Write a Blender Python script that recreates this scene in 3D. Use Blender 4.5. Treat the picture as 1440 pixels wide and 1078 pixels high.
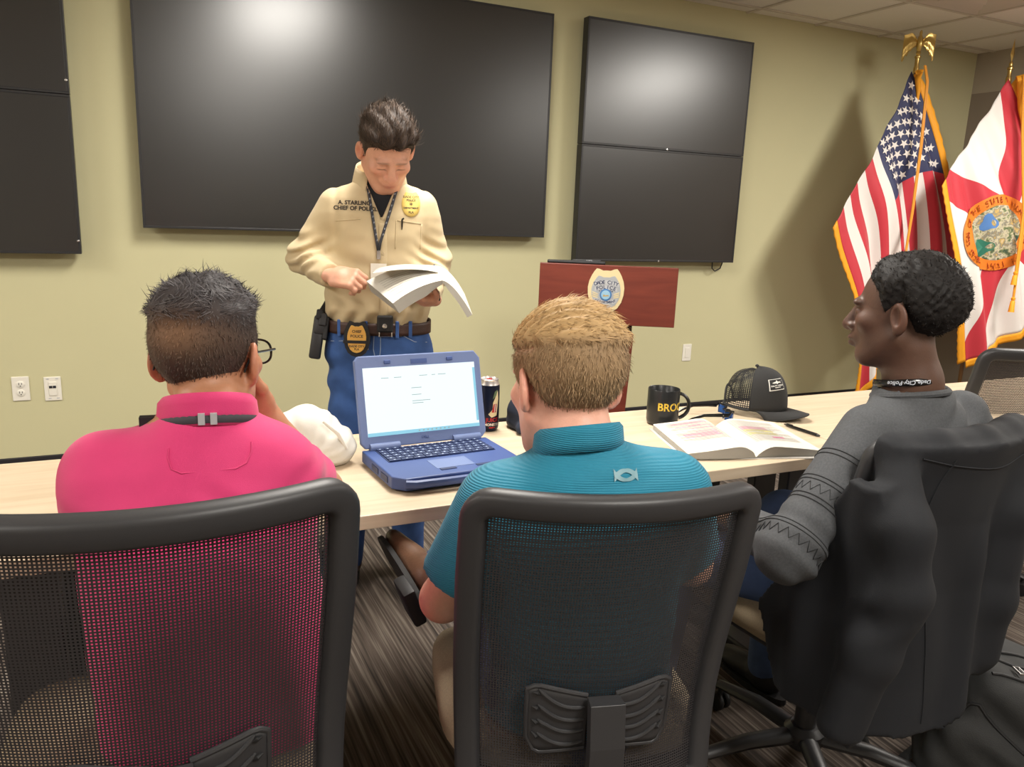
import bpy, bmesh, math, random
import numpy as np
from mathutils import Vector, Matrix
from mathutils.bvhtree import BVHTree
random.seed(7); RNG = np.random.default_rng(7)
for o in list(bpy.data.objects): bpy.data.objects.remove(o)
scene = bpy.context.scene
COL = scene.collection
PI = math.pi
WALL_Y, WALL_X, CEIL = 4.40, 6.0, 2.70

# ---------------------------------------------------------------- camera
cd = bpy.data.cameras.new('camera'); cam = bpy.data.objects.new('camera', cd); COL.objects.link(cam)
cd.sensor_fit = 'HORIZONTAL'; cd.sensor_width = 36.0; cd.lens = 36.0*1113.1/1440.0; cd.clip_start = 0.05
def cam_rot(yaw, pitch, roll):
    f = Vector((math.sin(yaw)*math.cos(pitch), math.cos(yaw)*math.cos(pitch), -math.sin(pitch)))
    r = Vector((math.cos(yaw), -math.sin(yaw), 0)); u = r.cross(f)
    r2 = r*math.cos(roll)+u*math.sin(roll); u2 = u*math.cos(roll)-r*math.sin(roll)
    m = Matrix((r2, u2, -f)).transposed()
    return m.to_4x4()
cam.matrix_world = Matrix.Translation((0, 0, 1.38)) @ cam_rot(0.4477183, 0.21436671, 0.03951199)
scene.camera = cam

# ---------------------------------------------------------------- world, exposure
wd = bpy.data.worlds.new('room_ambient'); scene.world = wd; wd.use_nodes = True
wd.node_tree.nodes['Background'].inputs[0].default_value = (0.95, 0.97, 1.0, 1)
wd.node_tree.nodes['Background'].inputs[1].default_value = 0.35
vs = scene.view_settings
vs.view_transform = 'Standard'; vs.look = 'None'; vs.gamma = 1.0; vs.use_curve_mapping = False; vs.exposure = 0.08
LIGHT_W = 64.0
# recessed fluorescent troffers, in cells of the ceiling grid (centre x, centre y)
TROFFERS = [(0.9987, 2.435), (4.6125, 1.825), (-2.616, 2.435), (0.9987, -0.615), (4.6125, -0.615), (-2.616, -0.615)]
for k, (x, y) in enumerate(TROFFERS):
    ld = bpy.data.lights.new('troffer_light', 'AREA'); ld.shape = 'RECTANGLE'; ld.size = 0.54; ld.size_y = 1.14
    ld.energy = LIGHT_W*(1.5 if k == 1 else 1.0); ld.color = (1.0, 0.955, 0.89)
    lo = bpy.data.objects.new('troffer_light', ld); lo.location = (x, y, CEIL-0.012); COL.objects.link(lo)

# ---------------------------------------------------------------- helpers: objects
def tag(o, label=None, cat=None, group=None, kind=None):
    if label: o['label'] = label
    if cat: o['category'] = cat
    if group: o['group'] = group
    if kind: o['kind'] = kind
    return o
def link(o, parent=None):
    COL.objects.link(o)
    if parent is not None: o.parent = parent
    return o
def empty(name, loc=(0, 0, 0), rz=0.0, parent=None):
    o = bpy.data.objects.new(name, None); o.empty_display_size = 0.1; o.location = loc; o.rotation_euler = (0, 0, rz)
    return link(o, parent)
def mesh(name, V, F, mats, parent=None, smooth=True, mi=None, auto=None, loc=None, rot=None):
    me = bpy.data.meshes.new(name)
    V = np.asarray(V, dtype=np.float64).reshape(-1, 3)
    if isinstance(F, np.ndarray) and F.ndim == 2:
        n, k = F.shape
        me.vertices.add(len(V)); me.vertices.foreach_set('co', V.astype(np.float32).ravel())
        me.loops.add(n*k); me.loops.foreach_set('vertex_index', F.astype(np.int32).ravel())
        me.polygons.add(n); me.polygons.foreach_set('loop_start', np.arange(0, n*k, k, dtype=np.int32))
        me.update(calc_edges=True); me.validate()
    else:
        me.from_pydata([tuple(v) for v in V], [], [tuple(f) for f in F]); me.update()
    if not isinstance(mats, (list, tuple)): mats = [mats]
    for m in mats: me.materials.append(m)
    if mi is not None: me.polygons.foreach_set('material_index', np.asarray(mi, dtype=np.int32))
    if smooth: me.polygons.foreach_set('use_smooth', np.ones(len(me.polygons), dtype=bool))
    if auto: me.set_sharp_from_angle(angle=math.radians(auto))
    o = bpy.data.objects.new(name, me)
    if loc is not None: o.location = loc
    if rot is not None: o.rotation_euler = rot
    return link(o, parent)
def fixn(o):
    bm = bmesh.new(); bm.from_mesh(o.data); bmesh.ops.recalc_face_normals(bm, faces=bm.faces); bm.to_mesh(o.data); bm.free(); return o
def vcol(o, C):
    a = o.data.color_attributes.new('Col', 'FLOAT_COLOR', 'POINT')
    C = np.asarray(C, dtype=np.float32)
    if C.shape[1] == 3: C = np.concatenate([C, np.ones((len(C), 1), np.float32)], 1)
    a.data.foreach_set('color', C.ravel()); return o
class MB:                                     # collects pieces of ONE part
    def __init__(s): s.V = []; s.F = []; s.M = []; s.m = 0
    def add(s, V, F):
        b = len(s.V); s.V += [tuple(v) for v in V]; s.F += [tuple(i+b for i in f) for f in F]; s.M += [s.m]*len(F); return s
    def box(s, x0, x1, y0, y1, z0, z1, bev=0.0, M=None):
        if bev > 0:
            bm = bmesh.new(); bmesh.ops.create_cube(bm, size=1.0)
            for v in bm.verts: v.co = Vector(((x0+x1)/2+v.co.x*(x1-x0), (y0+y1)/2+v.co.y*(y1-y0), (z0+z1)/2+v.co.z*(z1-z0)))
            bmesh.ops.bevel(bm, geom=bm.edges[:], offset=bev, segments=2, profile=0.5, affect='EDGES')
            bm.verts.index_update(); V = [v.co.copy() for v in bm.verts]; F = [[v.index for v in f.verts] for f in bm.faces]; bm.free()
        else:
            V = [Vector((x, y, z)) for z in (z0, z1) for y in (y0, y1) for x in (x0, x1)]
            F = [(0, 2, 3, 1), (4, 5, 7, 6), (0, 1, 5, 4), (2, 6, 7, 3), (0, 4, 6, 2), (1, 3, 7, 5)]
        if M is not None: V = [M @ v for v in V]
        return s.add(V, F)
    def tube(s, pts, r, n=10, cap=True, closed=False, flat=None, up=None):
        """sweep: r scalar/list; flat=(a,b) multiplies radius along (side, up)"""
        P = [Vector(p) for p in pts]; N = len(P)
        R = [r]*N if not isinstance(r, (list, tuple, np.ndarray)) else list(r)
        V = []; prev = None
        for i, p in enumerate(P):
            t = (P[(i+1) % N]-P[(i-1) % N]) if closed else (P[min(i+1, N-1)]-P[max(i-1, 0)])
            t.normalize()
            if up is not None:
                u = Vector(up[i]) if isinstance(up, list) else Vector(up)
            elif prev is None: u = Vector((0, 0, 1)) if abs(t.z) < 0.9 else Vector((0, 1, 0))
            else: u = prev
            sd = t.cross(u); 
            if sd.length < 1e-6: sd = t.orthogonal()
            sd.normalize(); u = sd.cross(t).normalized(); prev = u
            a, b = flat or (1, 1)
            for k in range(n):
                c, q = math.cos(2*PI*k/n), math.sin(2*PI*k/n)
                V.append(p+sd*(c*R[i]*a)+u*(q*R[i]*b))
        F = []
        for i in range(N if closed else N-1):
            j = (i+1) % N
            for k in range(n): F.append((i*n+k, i*n+(k+1) % n, j*n+(k+1) % n, j*n+k))
        if cap and not closed: F.append(tuple(range(n-1, -1, -1))); F.append(tuple((N-1)*n+k for k in range(n)))
        return s.add(V, F)
    def lathe(s, prof, n=32, c=(0, 0, 0), M=None, cap=True):
        V = []; F = []
        for r, z in prof:
            for k in range(n): V.append(Vector((c[0]+r*math.cos(2*PI*k/n), c[1]+r*math.sin(2*PI*k/n), c[2]+z)))
        m = len(prof)
        for i in range(m-1):
            for k in range(n): F.append((i*n+k, i*n+(k+1) % n, (i+1)*n+(k+1) % n, (i+1)*n+k))
        if cap:
            F.append(tuple(range(n-1, -1, -1))); F.append(tuple((m-1)*n+k for k in range(n)))
        if M is not None: V = [M @ v for v in V]
        return s.add(V, F)
    def prism(s, poly, t, M=None, z0=0.0):    # polygon in xy, extruded z0..z0+t
        n = len(poly); V = [Vector((p[0], p[1], z0)) for p in poly]+[Vector((p[0], p[1], z0+t)) for p in poly]
        F = [tuple(range(n-1, -1, -1)), tuple(range(n, 2*n))]+[(k, (k+1) % n, n+(k+1) % n, n+k) for k in range(n)]
        if M is not None: V = [M @ v for v in V]
        return s.add(V, F)
    def grid(s, fn, nu, nv, closed_u=False):
        V = [fn(i/(nu if closed_u else nu-1), j/(nv-1)) for j in range(nv) for i in range(nu)]
        F = []
        for j in range(nv-1):
            for i in range(nu if closed_u else nu-1):
                F.append((j*nu+i, j*nu+(i+1) % nu, (j+1)*nu+(i+1) % nu, (j+1)*nu+i))
        return s.add(V, F)
    def build(s, name, mats, parent=None, smooth=True, auto=40, fix=True, **k):
        o = mesh(name, s.V, s.F, mats, parent, smooth, s.M, None, **k)
        if fix: fixn(o)
        if auto and smooth: o.data.set_sharp_from_angle(angle=math.radians(auto))
        return o
def bevel(o, w, seg=2):
    m = o.modifiers.new('bevel', 'BEVEL'); m.width = w; m.segments = seg; m.limit_method = 'ANGLE'; m.angle_limit = math.radians(40); return o
def solid(o, t, off=-1):
    m = o.modifiers.new('thickness', 'SOLIDIFY'); m.thickness = t; m.offset = off; return o
def frame(o, z, y=None):                       # matrix with origin o, local Z = z, local Y close to y
    z = Vector(z).normalized(); y = Vector(y if y is not None else (0, 0, 1)); x = y.cross(z).normalized(); y = z.cross(x)
    m = Matrix((x, y, z)).transposed().to_4x4(); m.translation = Vector(o); return m
def text_mesh(txt, size, ext=0.0, bold=0.0, align='CENTER', space=1.0):
    cu = bpy.data.curves.new('lettering', 'FONT'); cu.body = txt; cu.size = size; cu.extrude = ext; cu.offset = bold
    cu.align_x = align; cu.align_y = 'CENTER'; cu.resolution_u = 3; cu.space_character = space
    o = bpy.data.objects.new('lettering', cu); COL.objects.link(o)
    bpy.context.view_layer.update()
    me = bpy.data.meshes.new_from_object(o.evaluated_get(bpy.context.evaluated_depsgraph_get()))
    V = [v.co.copy() for v in me.vertices]; F = [tuple(p.vertices) for p in me.polygons]
    bpy.data.objects.remove(o); bpy.data.meshes.remove(me)
    return V, F
def text(name, txt, size, mat, M, parent=None, ext=0.0004, bold=0.0, space=1.0):
    V, F = text_mesh(txt, size, ext, bold, space=space)
    return mesh(name, [M @ v for v in V], F, mat, parent, smooth=False)
def copy_tree(o, parent=None):
    c = o.copy(); COL.objects.link(c); c.parent = parent
    for ch in list(o.children): copy_tree(ch, c)
    return c

# ---------------------------------------------------------------- helpers: materials
def srgb(r, g, b):
    f = lambda c: (c/255/12.92) if c/255 <= 0.04045 else ((c/255+0.055)/1.055)**2.4
    return (f(r), f(g), f(b), 1.0)
def mat(name, col, rough=0.5, metal=0.0, spec=0.5, noise=0.0, nscale=40.0, bump=0.0, bscale=200.0, emit=None, estr=0.0, attr=False, sheen=0.0, sub=0.0, wave=None):
    m = bpy.data.materials.new(name); m.use_nodes = True; nt = m.node_tree; N = nt.nodes; L = nt.links
    b = N['Principled BSDF']
    b.inputs['Base Color'].default_value = col; b.inputs['Roughness'].default_value = rough; b.inputs['Metallic'].default_value = metal
    b.inputs['Specular IOR Level'].default_value = spec
    if sheen: b.inputs['Sheen Weight'].default_value = sheen; b.inputs['Sheen Roughness'].default_value = 0.5
    if sub:
        b.inputs['Subsurface Weight'].default_value = sub; b.inputs['Subsurface Radius'].default_value = (0.012, 0.005, 0.003); b.inputs['Subsurface Scale'].default_value = 0.6
    tc = N.new('ShaderNodeTexCoord'); src = None
    if attr:
        a = N.new('ShaderNodeVertexColor'); a.layer_name = 'Col'; src = a.outputs['Color']
    if noise:
        n = N.new('ShaderNodeTexNoise'); n.inputs['Scale'].default_value = nscale; n.inputs['Detail'].default_value = 4
        L.new(tc.outputs['Object'], n.inputs['Vector'])
        mr = N.new('ShaderNodeMapRange'); mr.inputs[3].default_value = 1-noise; mr.inputs[4].default_value = 1+noise
        mr.inputs[1].default_value = 0.25; mr.inputs[2].default_value = 0.75
        L.new(n.outputs['Fac'], mr.inputs[0])
        mx = N.new('ShaderNodeMix'); mx.data_type = 'RGBA'; mx.blend_type = 'MULTIPLY'; mx.inputs[0].default_value = 1
        if src: L.new(src, mx.inputs[6])
        else: mx.inputs[6].default_value = col
        L.new(mr.outputs[0], mx.inputs[7]); src = mx.outputs[2]
    if src: L.new(src, b.inputs['Base Color'])
    if bump:
        if wave:
            n2 = N.new('ShaderNodeTexWave'); n2.bands_direction = wave; n2.inputs['Scale'].default_value = bscale; n2.inputs['Distortion'].default_value = 1.0; n2.inputs['Detail Scale'].default_value = 2.0
        else:
            n2 = N.new('ShaderNodeTexNoise'); n2.inputs['Scale'].default_value = bscale; n2.inputs['Detail'].default_value = 3
        L.new(tc.outputs['Object'], n2.inputs['Vector'])
        bp = N.new('ShaderNodeBump'); bp.inputs['Strength'].default_value = bump; bp.inputs['Distance'].default_value = 0.002
        L.new(n2.outputs['Fac'], bp.inputs['Height']); L.new(bp.outputs['Normal'], b.inputs['Normal'])
    if emit: b.inputs['Emission Color'].default_value = emit; b.inputs['Emission Strength'].default_value = estr
    return m
M = {}
M['wall'] = mat('olive_wall_paint', srgb(202, 197, 157), 0.75, noise=0.012, nscale=3, bump=0.08, bscale=260)
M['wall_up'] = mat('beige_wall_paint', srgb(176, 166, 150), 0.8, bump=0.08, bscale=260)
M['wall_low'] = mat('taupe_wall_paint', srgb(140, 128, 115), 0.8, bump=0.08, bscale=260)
M['tile'] = mat('ceiling_tile', srgb(236, 231, 222), 0.9, noise=0.03, nscale=160, bump=0.15, bscale=300)
M['grid'] = mat('ceiling_grid_metal', srgb(205, 197, 184), 0.5)
M['black_base'] = mat('black_vinyl_base', srgb(34, 32, 36), 0.55)
M['lamp'] = mat('lamp_diffuser', srgb(255, 245, 225), 0.5, emit=(1, 0.93, 0.8, 1), estr=6.0)
M['tv_screen'] = mat('matte_screen', srgb(26, 26, 27), 0.29, spec=1.0)
M['tv_bezel'] = mat('screen_bezel', srgb(38, 38, 40), 0.4)
M['white_plastic'] = mat('white_plastic', srgb(236, 232, 220), 0.4)
M['dark_slot'] = mat('dark_slot', srgb(30, 30, 40), 0.6)
M['laminate'] = None
M['steel'] = mat('bright_steel', srgb(200, 200, 200), 0.25, 1.0)
M['black_plastic'] = mat('black_plastic', srgb(42, 42, 44), 0.42, bump=0.1, bscale=900)
M['black_matte'] = mat('matte_black', srgb(24, 24, 26), 0.6)
M['mahogany'] = mat('mahogany_veneer', srgb(112, 48, 36), 0.4, noise=0.08, nscale=6)
M['gold'] = mat('polished_brass', srgb(215, 185, 115), 0.28, 1.0)
M['silver'] = mat('silver_print', srgb(200, 202, 205), 0.4, 0.3)
def wood_mat(name, c1, c2, scale):
    m = mat(name, c1, 0.42); nt = m.node_tree; N = nt.nodes; L = nt.links
    tc = N.new('ShaderNodeTexCoord'); mp = N.new('ShaderNodeMapping'); mp.inputs['Scale'].default_value = scale
    n = N.new('ShaderNodeTexNoise'); n.inputs['Scale'].default_value = 3.0; n.inputs['Detail'].default_value = 6; n.inputs['Distortion'].default_value = 0.6
    cr = N.new('ShaderNodeValToRGB'); cr.color_ramp.elements[0].position = 0.3; cr.color_ramp.elements[1].position = 0.7
    cr.color_ramp.elements[0].color = c1; cr.color_ramp.elements[1].color = c2
    L.new(tc.outputs['Object'], mp.inputs[0]); L.new(mp.outputs[0], n.inputs['Vector']); L.new(n.outputs['Fac'], cr.inputs[0])
    L.new(cr.outputs[0], N['Principled BSDF'].inputs['Base Color']); return m
M['laminate'] = wood_mat('pale_maple_laminate', srgb(198, 178, 150), srgb(212, 194, 168), (1.2, 14, 14))
M['mahogany'] = wood_mat('mahogany_veneer', srgb(105, 44, 33), srgb(124, 56, 42), (1.0, 8, 8))
def carpet_mat():
    m = mat('striped_carpet', srgb(110, 105, 98), 0.95, spec=0.1); nt = m.node_tree; N = nt.nodes; L = nt.links
    tc = N.new('ShaderNodeTexCoord')
    mp = N.new('ShaderNodeMapping'); mp.inputs['Rotation'].default_value = (0, 0, math.radians(8)); mp.inputs['Scale'].default_value = (60, 1.2, 1)
    n = N.new('ShaderNodeTexNoise'); n.inputs['Scale'].default_value = 1.6; n.inputs['Detail'].default_value = 5
    cr = N.new('ShaderNodeValToRGB'); e = cr.color_ramp.elements
    e[0].position = 0.32; e[0].color = srgb(58, 54, 51); e[1].position = 0.7; e[1].color = srgb(146, 137, 127)
    q = cr.color_ramp.elements.new(0.5); q.color = srgb(98, 88, 81)
    L.new(tc.outputs['Object'], mp.inputs[0]); L.new(mp.outputs[0], n.inputs['Vector']); L.new(n.outputs['Fac'], cr.inputs[0])
    L.new(cr.outputs[0], N['Principled BSDF'].inputs['Base Color'])
    f = N.new('ShaderNodeTexNoise'); f.inputs['Scale'].default_value = 500; L.new(tc.outputs['Object'], f.inputs['Vector'])
    bp = N.new('ShaderNodeBump'); bp.inputs['Strength'].default_value = 0.5; bp.inputs['Distance'].default_value = 0.003
    L.new(f.outputs['Fac'], bp.inputs['Height']); L.new(bp.outputs['Normal'], N['Principled BSDF'].inputs['Normal']); return m
M['carpet'] = carpet_mat()

# ================================================================ SETTING
X0, Y0 = -3.6, -3.2
def struct(o): o['kind'] = 'structure'; return o
struct(MB().box(X0-.1, WALL_X+.1, Y0-.1, WALL_Y+.1, -0.1, 0.0).build('floor', M['carpet'], smooth=False))
struct(MB().box(X0-.1, WALL_X+.1, WALL_Y, WALL_Y+0.1, 0, CEIL+.1).build('wall_back', M['wall'], smooth=False))
wr = MB().box(WALL_X, WALL_X+0.1, Y0-.1, WALL_Y, 0, 2.41); wr.m = 1; wr.box(WALL_X, WALL_X+0.1, Y0-.1, WALL_Y, 2.41, CEIL+.1)
struct(wr.build('wall_right', [M['wall_low'], M['wall_up']], smooth=False))
struct(MB().box(X0-0.1, X0, Y0-.1, WALL_Y, 0, CEIL+.1).build('wall_left', M['wall_up'], smooth=False))
struct(MB().box(X0-.1, WALL_X+.1, Y0-0.1, Y0, 0, CEIL+.1).build('wall_behind', M['wall_up'], smooth=False))
struct(bevel(MB().box(X0, WALL_X-.012, WALL_Y-0.012, WALL_Y, 0, 0.10).build('baseboard_back', M['black_base'], smooth=False), 0.004))
struct(bevel(MB().box(WALL_X-0.012, WALL_X, Y0, WALL_Y-.012, 0, 0.10).build('baseboard_right', M['black_base'], smooth=False), 0.004))
# ceiling: slab, suspended grid of T bars, single tiles
ceil = struct(MB().box(X0-.1, WALL_X+.1, Y0-.1, WALL_Y+.1, CEIL+0.03, CEIL+0.13).build('ceiling', M['tile'], smooth=False))
gx = [3.71+0.6025*k for k in range(-14, 5)]; gy = [4.265-0.61*k for k in range(0, 13)]
gx = [x for x in gx if X0 < x < WALL_X]; gy = [y for y in gy if Y0 < y < WALL_Y]
tb = MB()
for x in gx: tb.box(x-0.012, x+0.012, Y0, WALL_Y, CEIL-0.004, CEIL+0.004)
for y in gy: tb.box(X0, WALL_X, y-0.012, y+0.012, CEIL-0.0045, CEIL+0.0035)
tb.build('grid_bars', M['grid'], ceil, smooth=False)
ex = [X0]+gx+[WALL_X]; ey = sorted([Y0]+gy+[WALL_Y])
tiles = {}
VENT = (4.6125, 3.35)
for i in range(len(ex)-1):
    for j in range(len(ey)-1):
        x0, x1, y0, y1 = ex[i], ex[i+1], ey[j], ey[j+1]; cx, cy = (x0+x1)/2, (y0+y1)/2
        if any(abs(cx-tx) < 0.2 and abs(cy-ty) < 0.6 for tx, ty in TROFFERS): continue
        if abs(cx-VENT[0]) < .2 and abs(cy-VENT[1]) < .2: continue
        key = (round(x1-x0, 3), round(y1-y0, 3))
        if key not in tiles:
            w, d = key
            o = bevel(MB().box(-w/2+.002, w/2-.002, -d/2+.002, d/2-.002, 0, 0.02).build('ceiling_tile', M['tile'], ceil, smooth=False), 0.003)
            tiles[key] = o
        else:
            o = tiles[key].copy(); COL.objects.link(o)
        o.location = (cx, cy, CEIL+0.0045)
for k, (x, y) in enumerate(TROFFERS):
    near = ['in front of the wide screen', 'near the flags', 'at the left end by the screens', 'behind the seated men', 'at the rear right', 'at the rear left'][k]
    t = empty('ceiling_light', (x, y, CEIL)); tag(t, 'recessed ceiling light panel '+near, 'ceiling light', 'recessed ceiling light panels')
    fr = MB()
    for a, b, c, d in ((-.301, .301, -.61, -.58), (-.301, .301, .58, .61), (-.301, -.275, -.58, .58), (.275, .301, -.58, .58)): fr.box(a, b, c, d, -0.006, 0.03)
    fr.build('frame', M['grid'], t, smooth=False)
    MB().box(-.275, .275, -.58, .58, 0.004, 0.02).build('diffuser', M['lamp'], t, smooth=False)
vt = empty('ceiling_diffuser', (VENT[0], VENT[1], CEIL)); tag(vt, 'square white air diffuser set in the ceiling above the flags', 'air vent')
for k, (r0, r1) in enumerate(((.30, .22), (.20, .13), (.11, .05))):
    m = MB(); sq = lambda r, z: [(-r, -r, z), (r, -r, z), (r, r, z), (-r, r, z)]
    m.add(sq(r0, 0.0)+sq(r1, 0.035), [(a, (a+1) % 4, 4+(a+1) % 4, 4+a) for a in range(4)])
    solid(m.build('louvre_ring', M['grid'], vt, smooth=False, fix=False), 0.003)

# ---------------------------------------------------------------- wall screens
def screen(name, x0, x1, z0, z1, label, group=None, dots=(), bez=0.012, depth=0.06, gap=0.04):
    t = empty(name, ((x0+x1)/2, WALL_Y, z0)); w = (x1-x0)/2; h = z1-z0; yb = -gap; yf = -gap-depth
    tag(t, label, 'screen', group)
    bevel(MB().box(-w, w, yf+0.004, yb, 0, h).build('housing', M['tv_bezel'], t, smooth=False), 0.003)
    m = MB()
    for a, b, c, d in ((-w, w, 0, bez), (-w, w, h-bez, h), (-w, -w+bez, bez, h-bez), (w-bez, w, bez, h-bez)): m.box(a, b, yf, yf+0.006, c, d)
    bevel(m.build('bezel', M['tv_bezel'], t, smooth=False), 0.0015)
    MB().box(-w+bez, w-bez, yf+0.002, yf+0.005, bez, h-bez).build('display_panel', M['tv_screen'], t, smooth=False)
    MB().box(-w*0.5, w*0.5, yb, -0.001, h*0.12, h*0.85).build('wall_mount', M['black_matte'], t, smooth=False)
    for dx, dz in dots: MB().lathe([(0.006, 0), (0.006, 0.003), (0.001, 0.004)], 12, M=frame((dx, yf, dz), (0, -1, 0))).build('indicator', M['steel'], t)
    return t
k = (WALL_Y-0.10)/WALL_Y
screen('wall_display', 0.049, 2.241, 1.231, 2.484, 'very wide black wall display behind the man in the tan shirt')
SG = 'small wall displays mounted in stacked pairs'
screen('wall_display', 2.467, 3.707, 1.093, 1.790, 'lower black display of the pair above the lectern', SG, dots=((0.0, 0.004),))
screen('wall_display', 2.467, 3.707, 1.792, 2.503, 'upper black display of the pair above the lectern', SG, dots=((0.0, 0.004),))
screen('wall_display', -1.463, -0.223, 1.102, 1.818, 'lower black display of the pair left of the wide display', SG, dots=((.61, .06),))
screen('wall_display', -1.463, -0.223, 1.820, 2.53, 'upper black display of the pair left of the wide display', SG, dots=((.61, .06),))
cb = MB(); cb.tube([(3.56, WALL_Y-.06, 1.10), (3.57, WALL_Y-.05, 1.05), (3.60, WALL_Y-.045, 1.03), (3.64, WALL_Y-.05, 1.05), (3.65, WALL_Y-.06, 1.10)], 0.004, 8)
tag(cb.build('display_cable', M['black_matte']), 'thin black cable looping below the lower right display', 'cable')

# ---------------------------------------------------------------- wall plates
def plate(name, x, z, label, kind):
    t = empty(name, (x, WALL_Y, z)); tag(t, label, 'wall outlet' if kind < 2 else 'wall plate')
    bevel(MB().box(-.037, .037, -.006, 0, -.06, .06).build('cover_plate', M['white_plastic'], t, smooth=False), 0.003)
    if kind == 0:
        for s in (-1, 1):
            MB().lathe([(.017, 0), (.017, .003), (.0155, .004)], 20, M=frame((0, -.0055, s*.021), (0, -1, 0))).build('socket', M['white_plastic'], t)
            for dx, dz, w, h in ((-.006, .004, .0012, .005), (.006, .004, .0012, .004), (0, -.007, .0022, .0022)):
                MB().box(dx-w, dx+w, -.0105, -.009, s*.021+dz-h, s*.021+dz+h).build('slot', M['dark_slot'], t, smooth=False)
    elif kind == 1:
        bevel(MB().box(-.017, .017, -.010, -.005, -.034, .034).build('insert', M['white_plastic'], t, smooth=False), .001)
        for dx in (-.008, .008): MB().box(dx-.007, dx+.007, -.0115, -.0095, .004, .016).build('port', M['dark_slot'], t, smooth=False)
        for dx, dz in ((-.02, .05), (.02, .05), (-.015, -.048), (.02, -.048)): MB().box(dx-.006, dx+.006, -.0068, -.0055, dz-.0025, dz+.0025).build('print_mark', M['silver'], t, smooth=False)
    else:
        bevel(MB().box(-.017, .017, -.0095, -.005, -.034, .034).build('insert', M['white_plastic'], t, smooth=False), .001)
plate('power_outlet', -0.533, 0.445, 'white duplex power outlet low on the left of the wall', 0)
plate('data_outlet', -0.398, 0.437, 'white data outlet plate with two dark ports beside the power outlet', 1)
plate('blank_plate', 3.455, 0.462, 'blank white wall plate right of the lectern', 2)

# ================================================================ TABLES
def table(x0, x1, y0, y1, label, rz=0.0):
    cx, cy = (x0+x1)/2, (y0+y1)/2; w, d = (x1-x0)/2, (y1-y0)/2
    t = empty('conference_table', (cx, cy, 0), rz); tag(t, label, 'table', 'pale tables in a row')
    bevel(MB().box(-w, w, -d, d, .708, .74).build('tabletop', M['laminate'], t, smooth=False), 0.002)
    for sx in (-1, 1):
        xx = sx*(w-.13)
        for sy in (-1, 1):
            bevel(MB().box(xx-.05, xx+.05, sy*.20-.02, sy*.20+.02, .05, .707).build('leg', M['black_plastic'], t, smooth=False), .004)
        bevel(MB().box(xx-.05, xx+.05, -.26, .26, .012, .05).build('foot_rail', M['black_plastic'], t, smooth=False), .008)
        for sy in (-1, 1): MB().lathe([(.018, 0), (.02, .004), (.015, .012)], 14, c=(xx, sy*.22, 0)).build('glide', M['black_matte'], t)
        MB().box(xx-.025, xx+.025, -.18, .18, .67, .7075).build('cross_rail', M['black_plastic'], t, smooth=False)
    MB().box(-w+.12, w-.12, .0, .035, .66, .7075).build('stretcher', M['black_plastic'], t, smooth=False)
    return t
table(-1.915, -0.084, 1.545, 2.155, 'pale laminate table at the far left beside the man in pink')
table(-0.080, 1.868, 1.545, 2.155, 'pale laminate table holding the laptop and the open book')
table(1.872, 3.70, 1.555, 2.165, 'pale laminate table right of the black cap')

# ================================================================ MESH OFFICE CHAIRS
M['frame_plastic'] = mat('charcoal_frame_plastic', srgb(48, 48, 50), 0.46, bump=0.06, bscale=900)
M['mesh_fabric'] = mat('black_mesh_fabric', srgb(46, 44, 46), 0.55, spec=0.5)
M['tan_fabric'] = mat('tan_seat_fabric', srgb(140, 126, 104), 0.9, spec=0.2, noise=0.12, nscale=300, bump=0.3, bscale=700)
ZB, ZT = 0.40, 0.962
def back_pt(u, v):                       # chair back surface: u -1..1, v 0..1
    w = np.interp(v, [0, .25, .5, .75, 1.0], [.205, .210, .216, .220, .219])
    yc = np.interp(v, [0, .15, .3, .45, .6, .8, 1.0], [-.235, -.222, -.220, -.230, -.248, -.275, -.30])
    return Vector((u*w, yc+0.055*u*u, ZB+(ZT-ZB)*v))
def back_n(u, v):
    e = 1e-3; a = back_pt(u+e, v)-back_pt(u-e, v); b = back_pt(u, v+e)-back_pt(u, v-e); n = a.cross(b).normalized()
    return n if n.y < 0 else -n           # towards the rear
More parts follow.
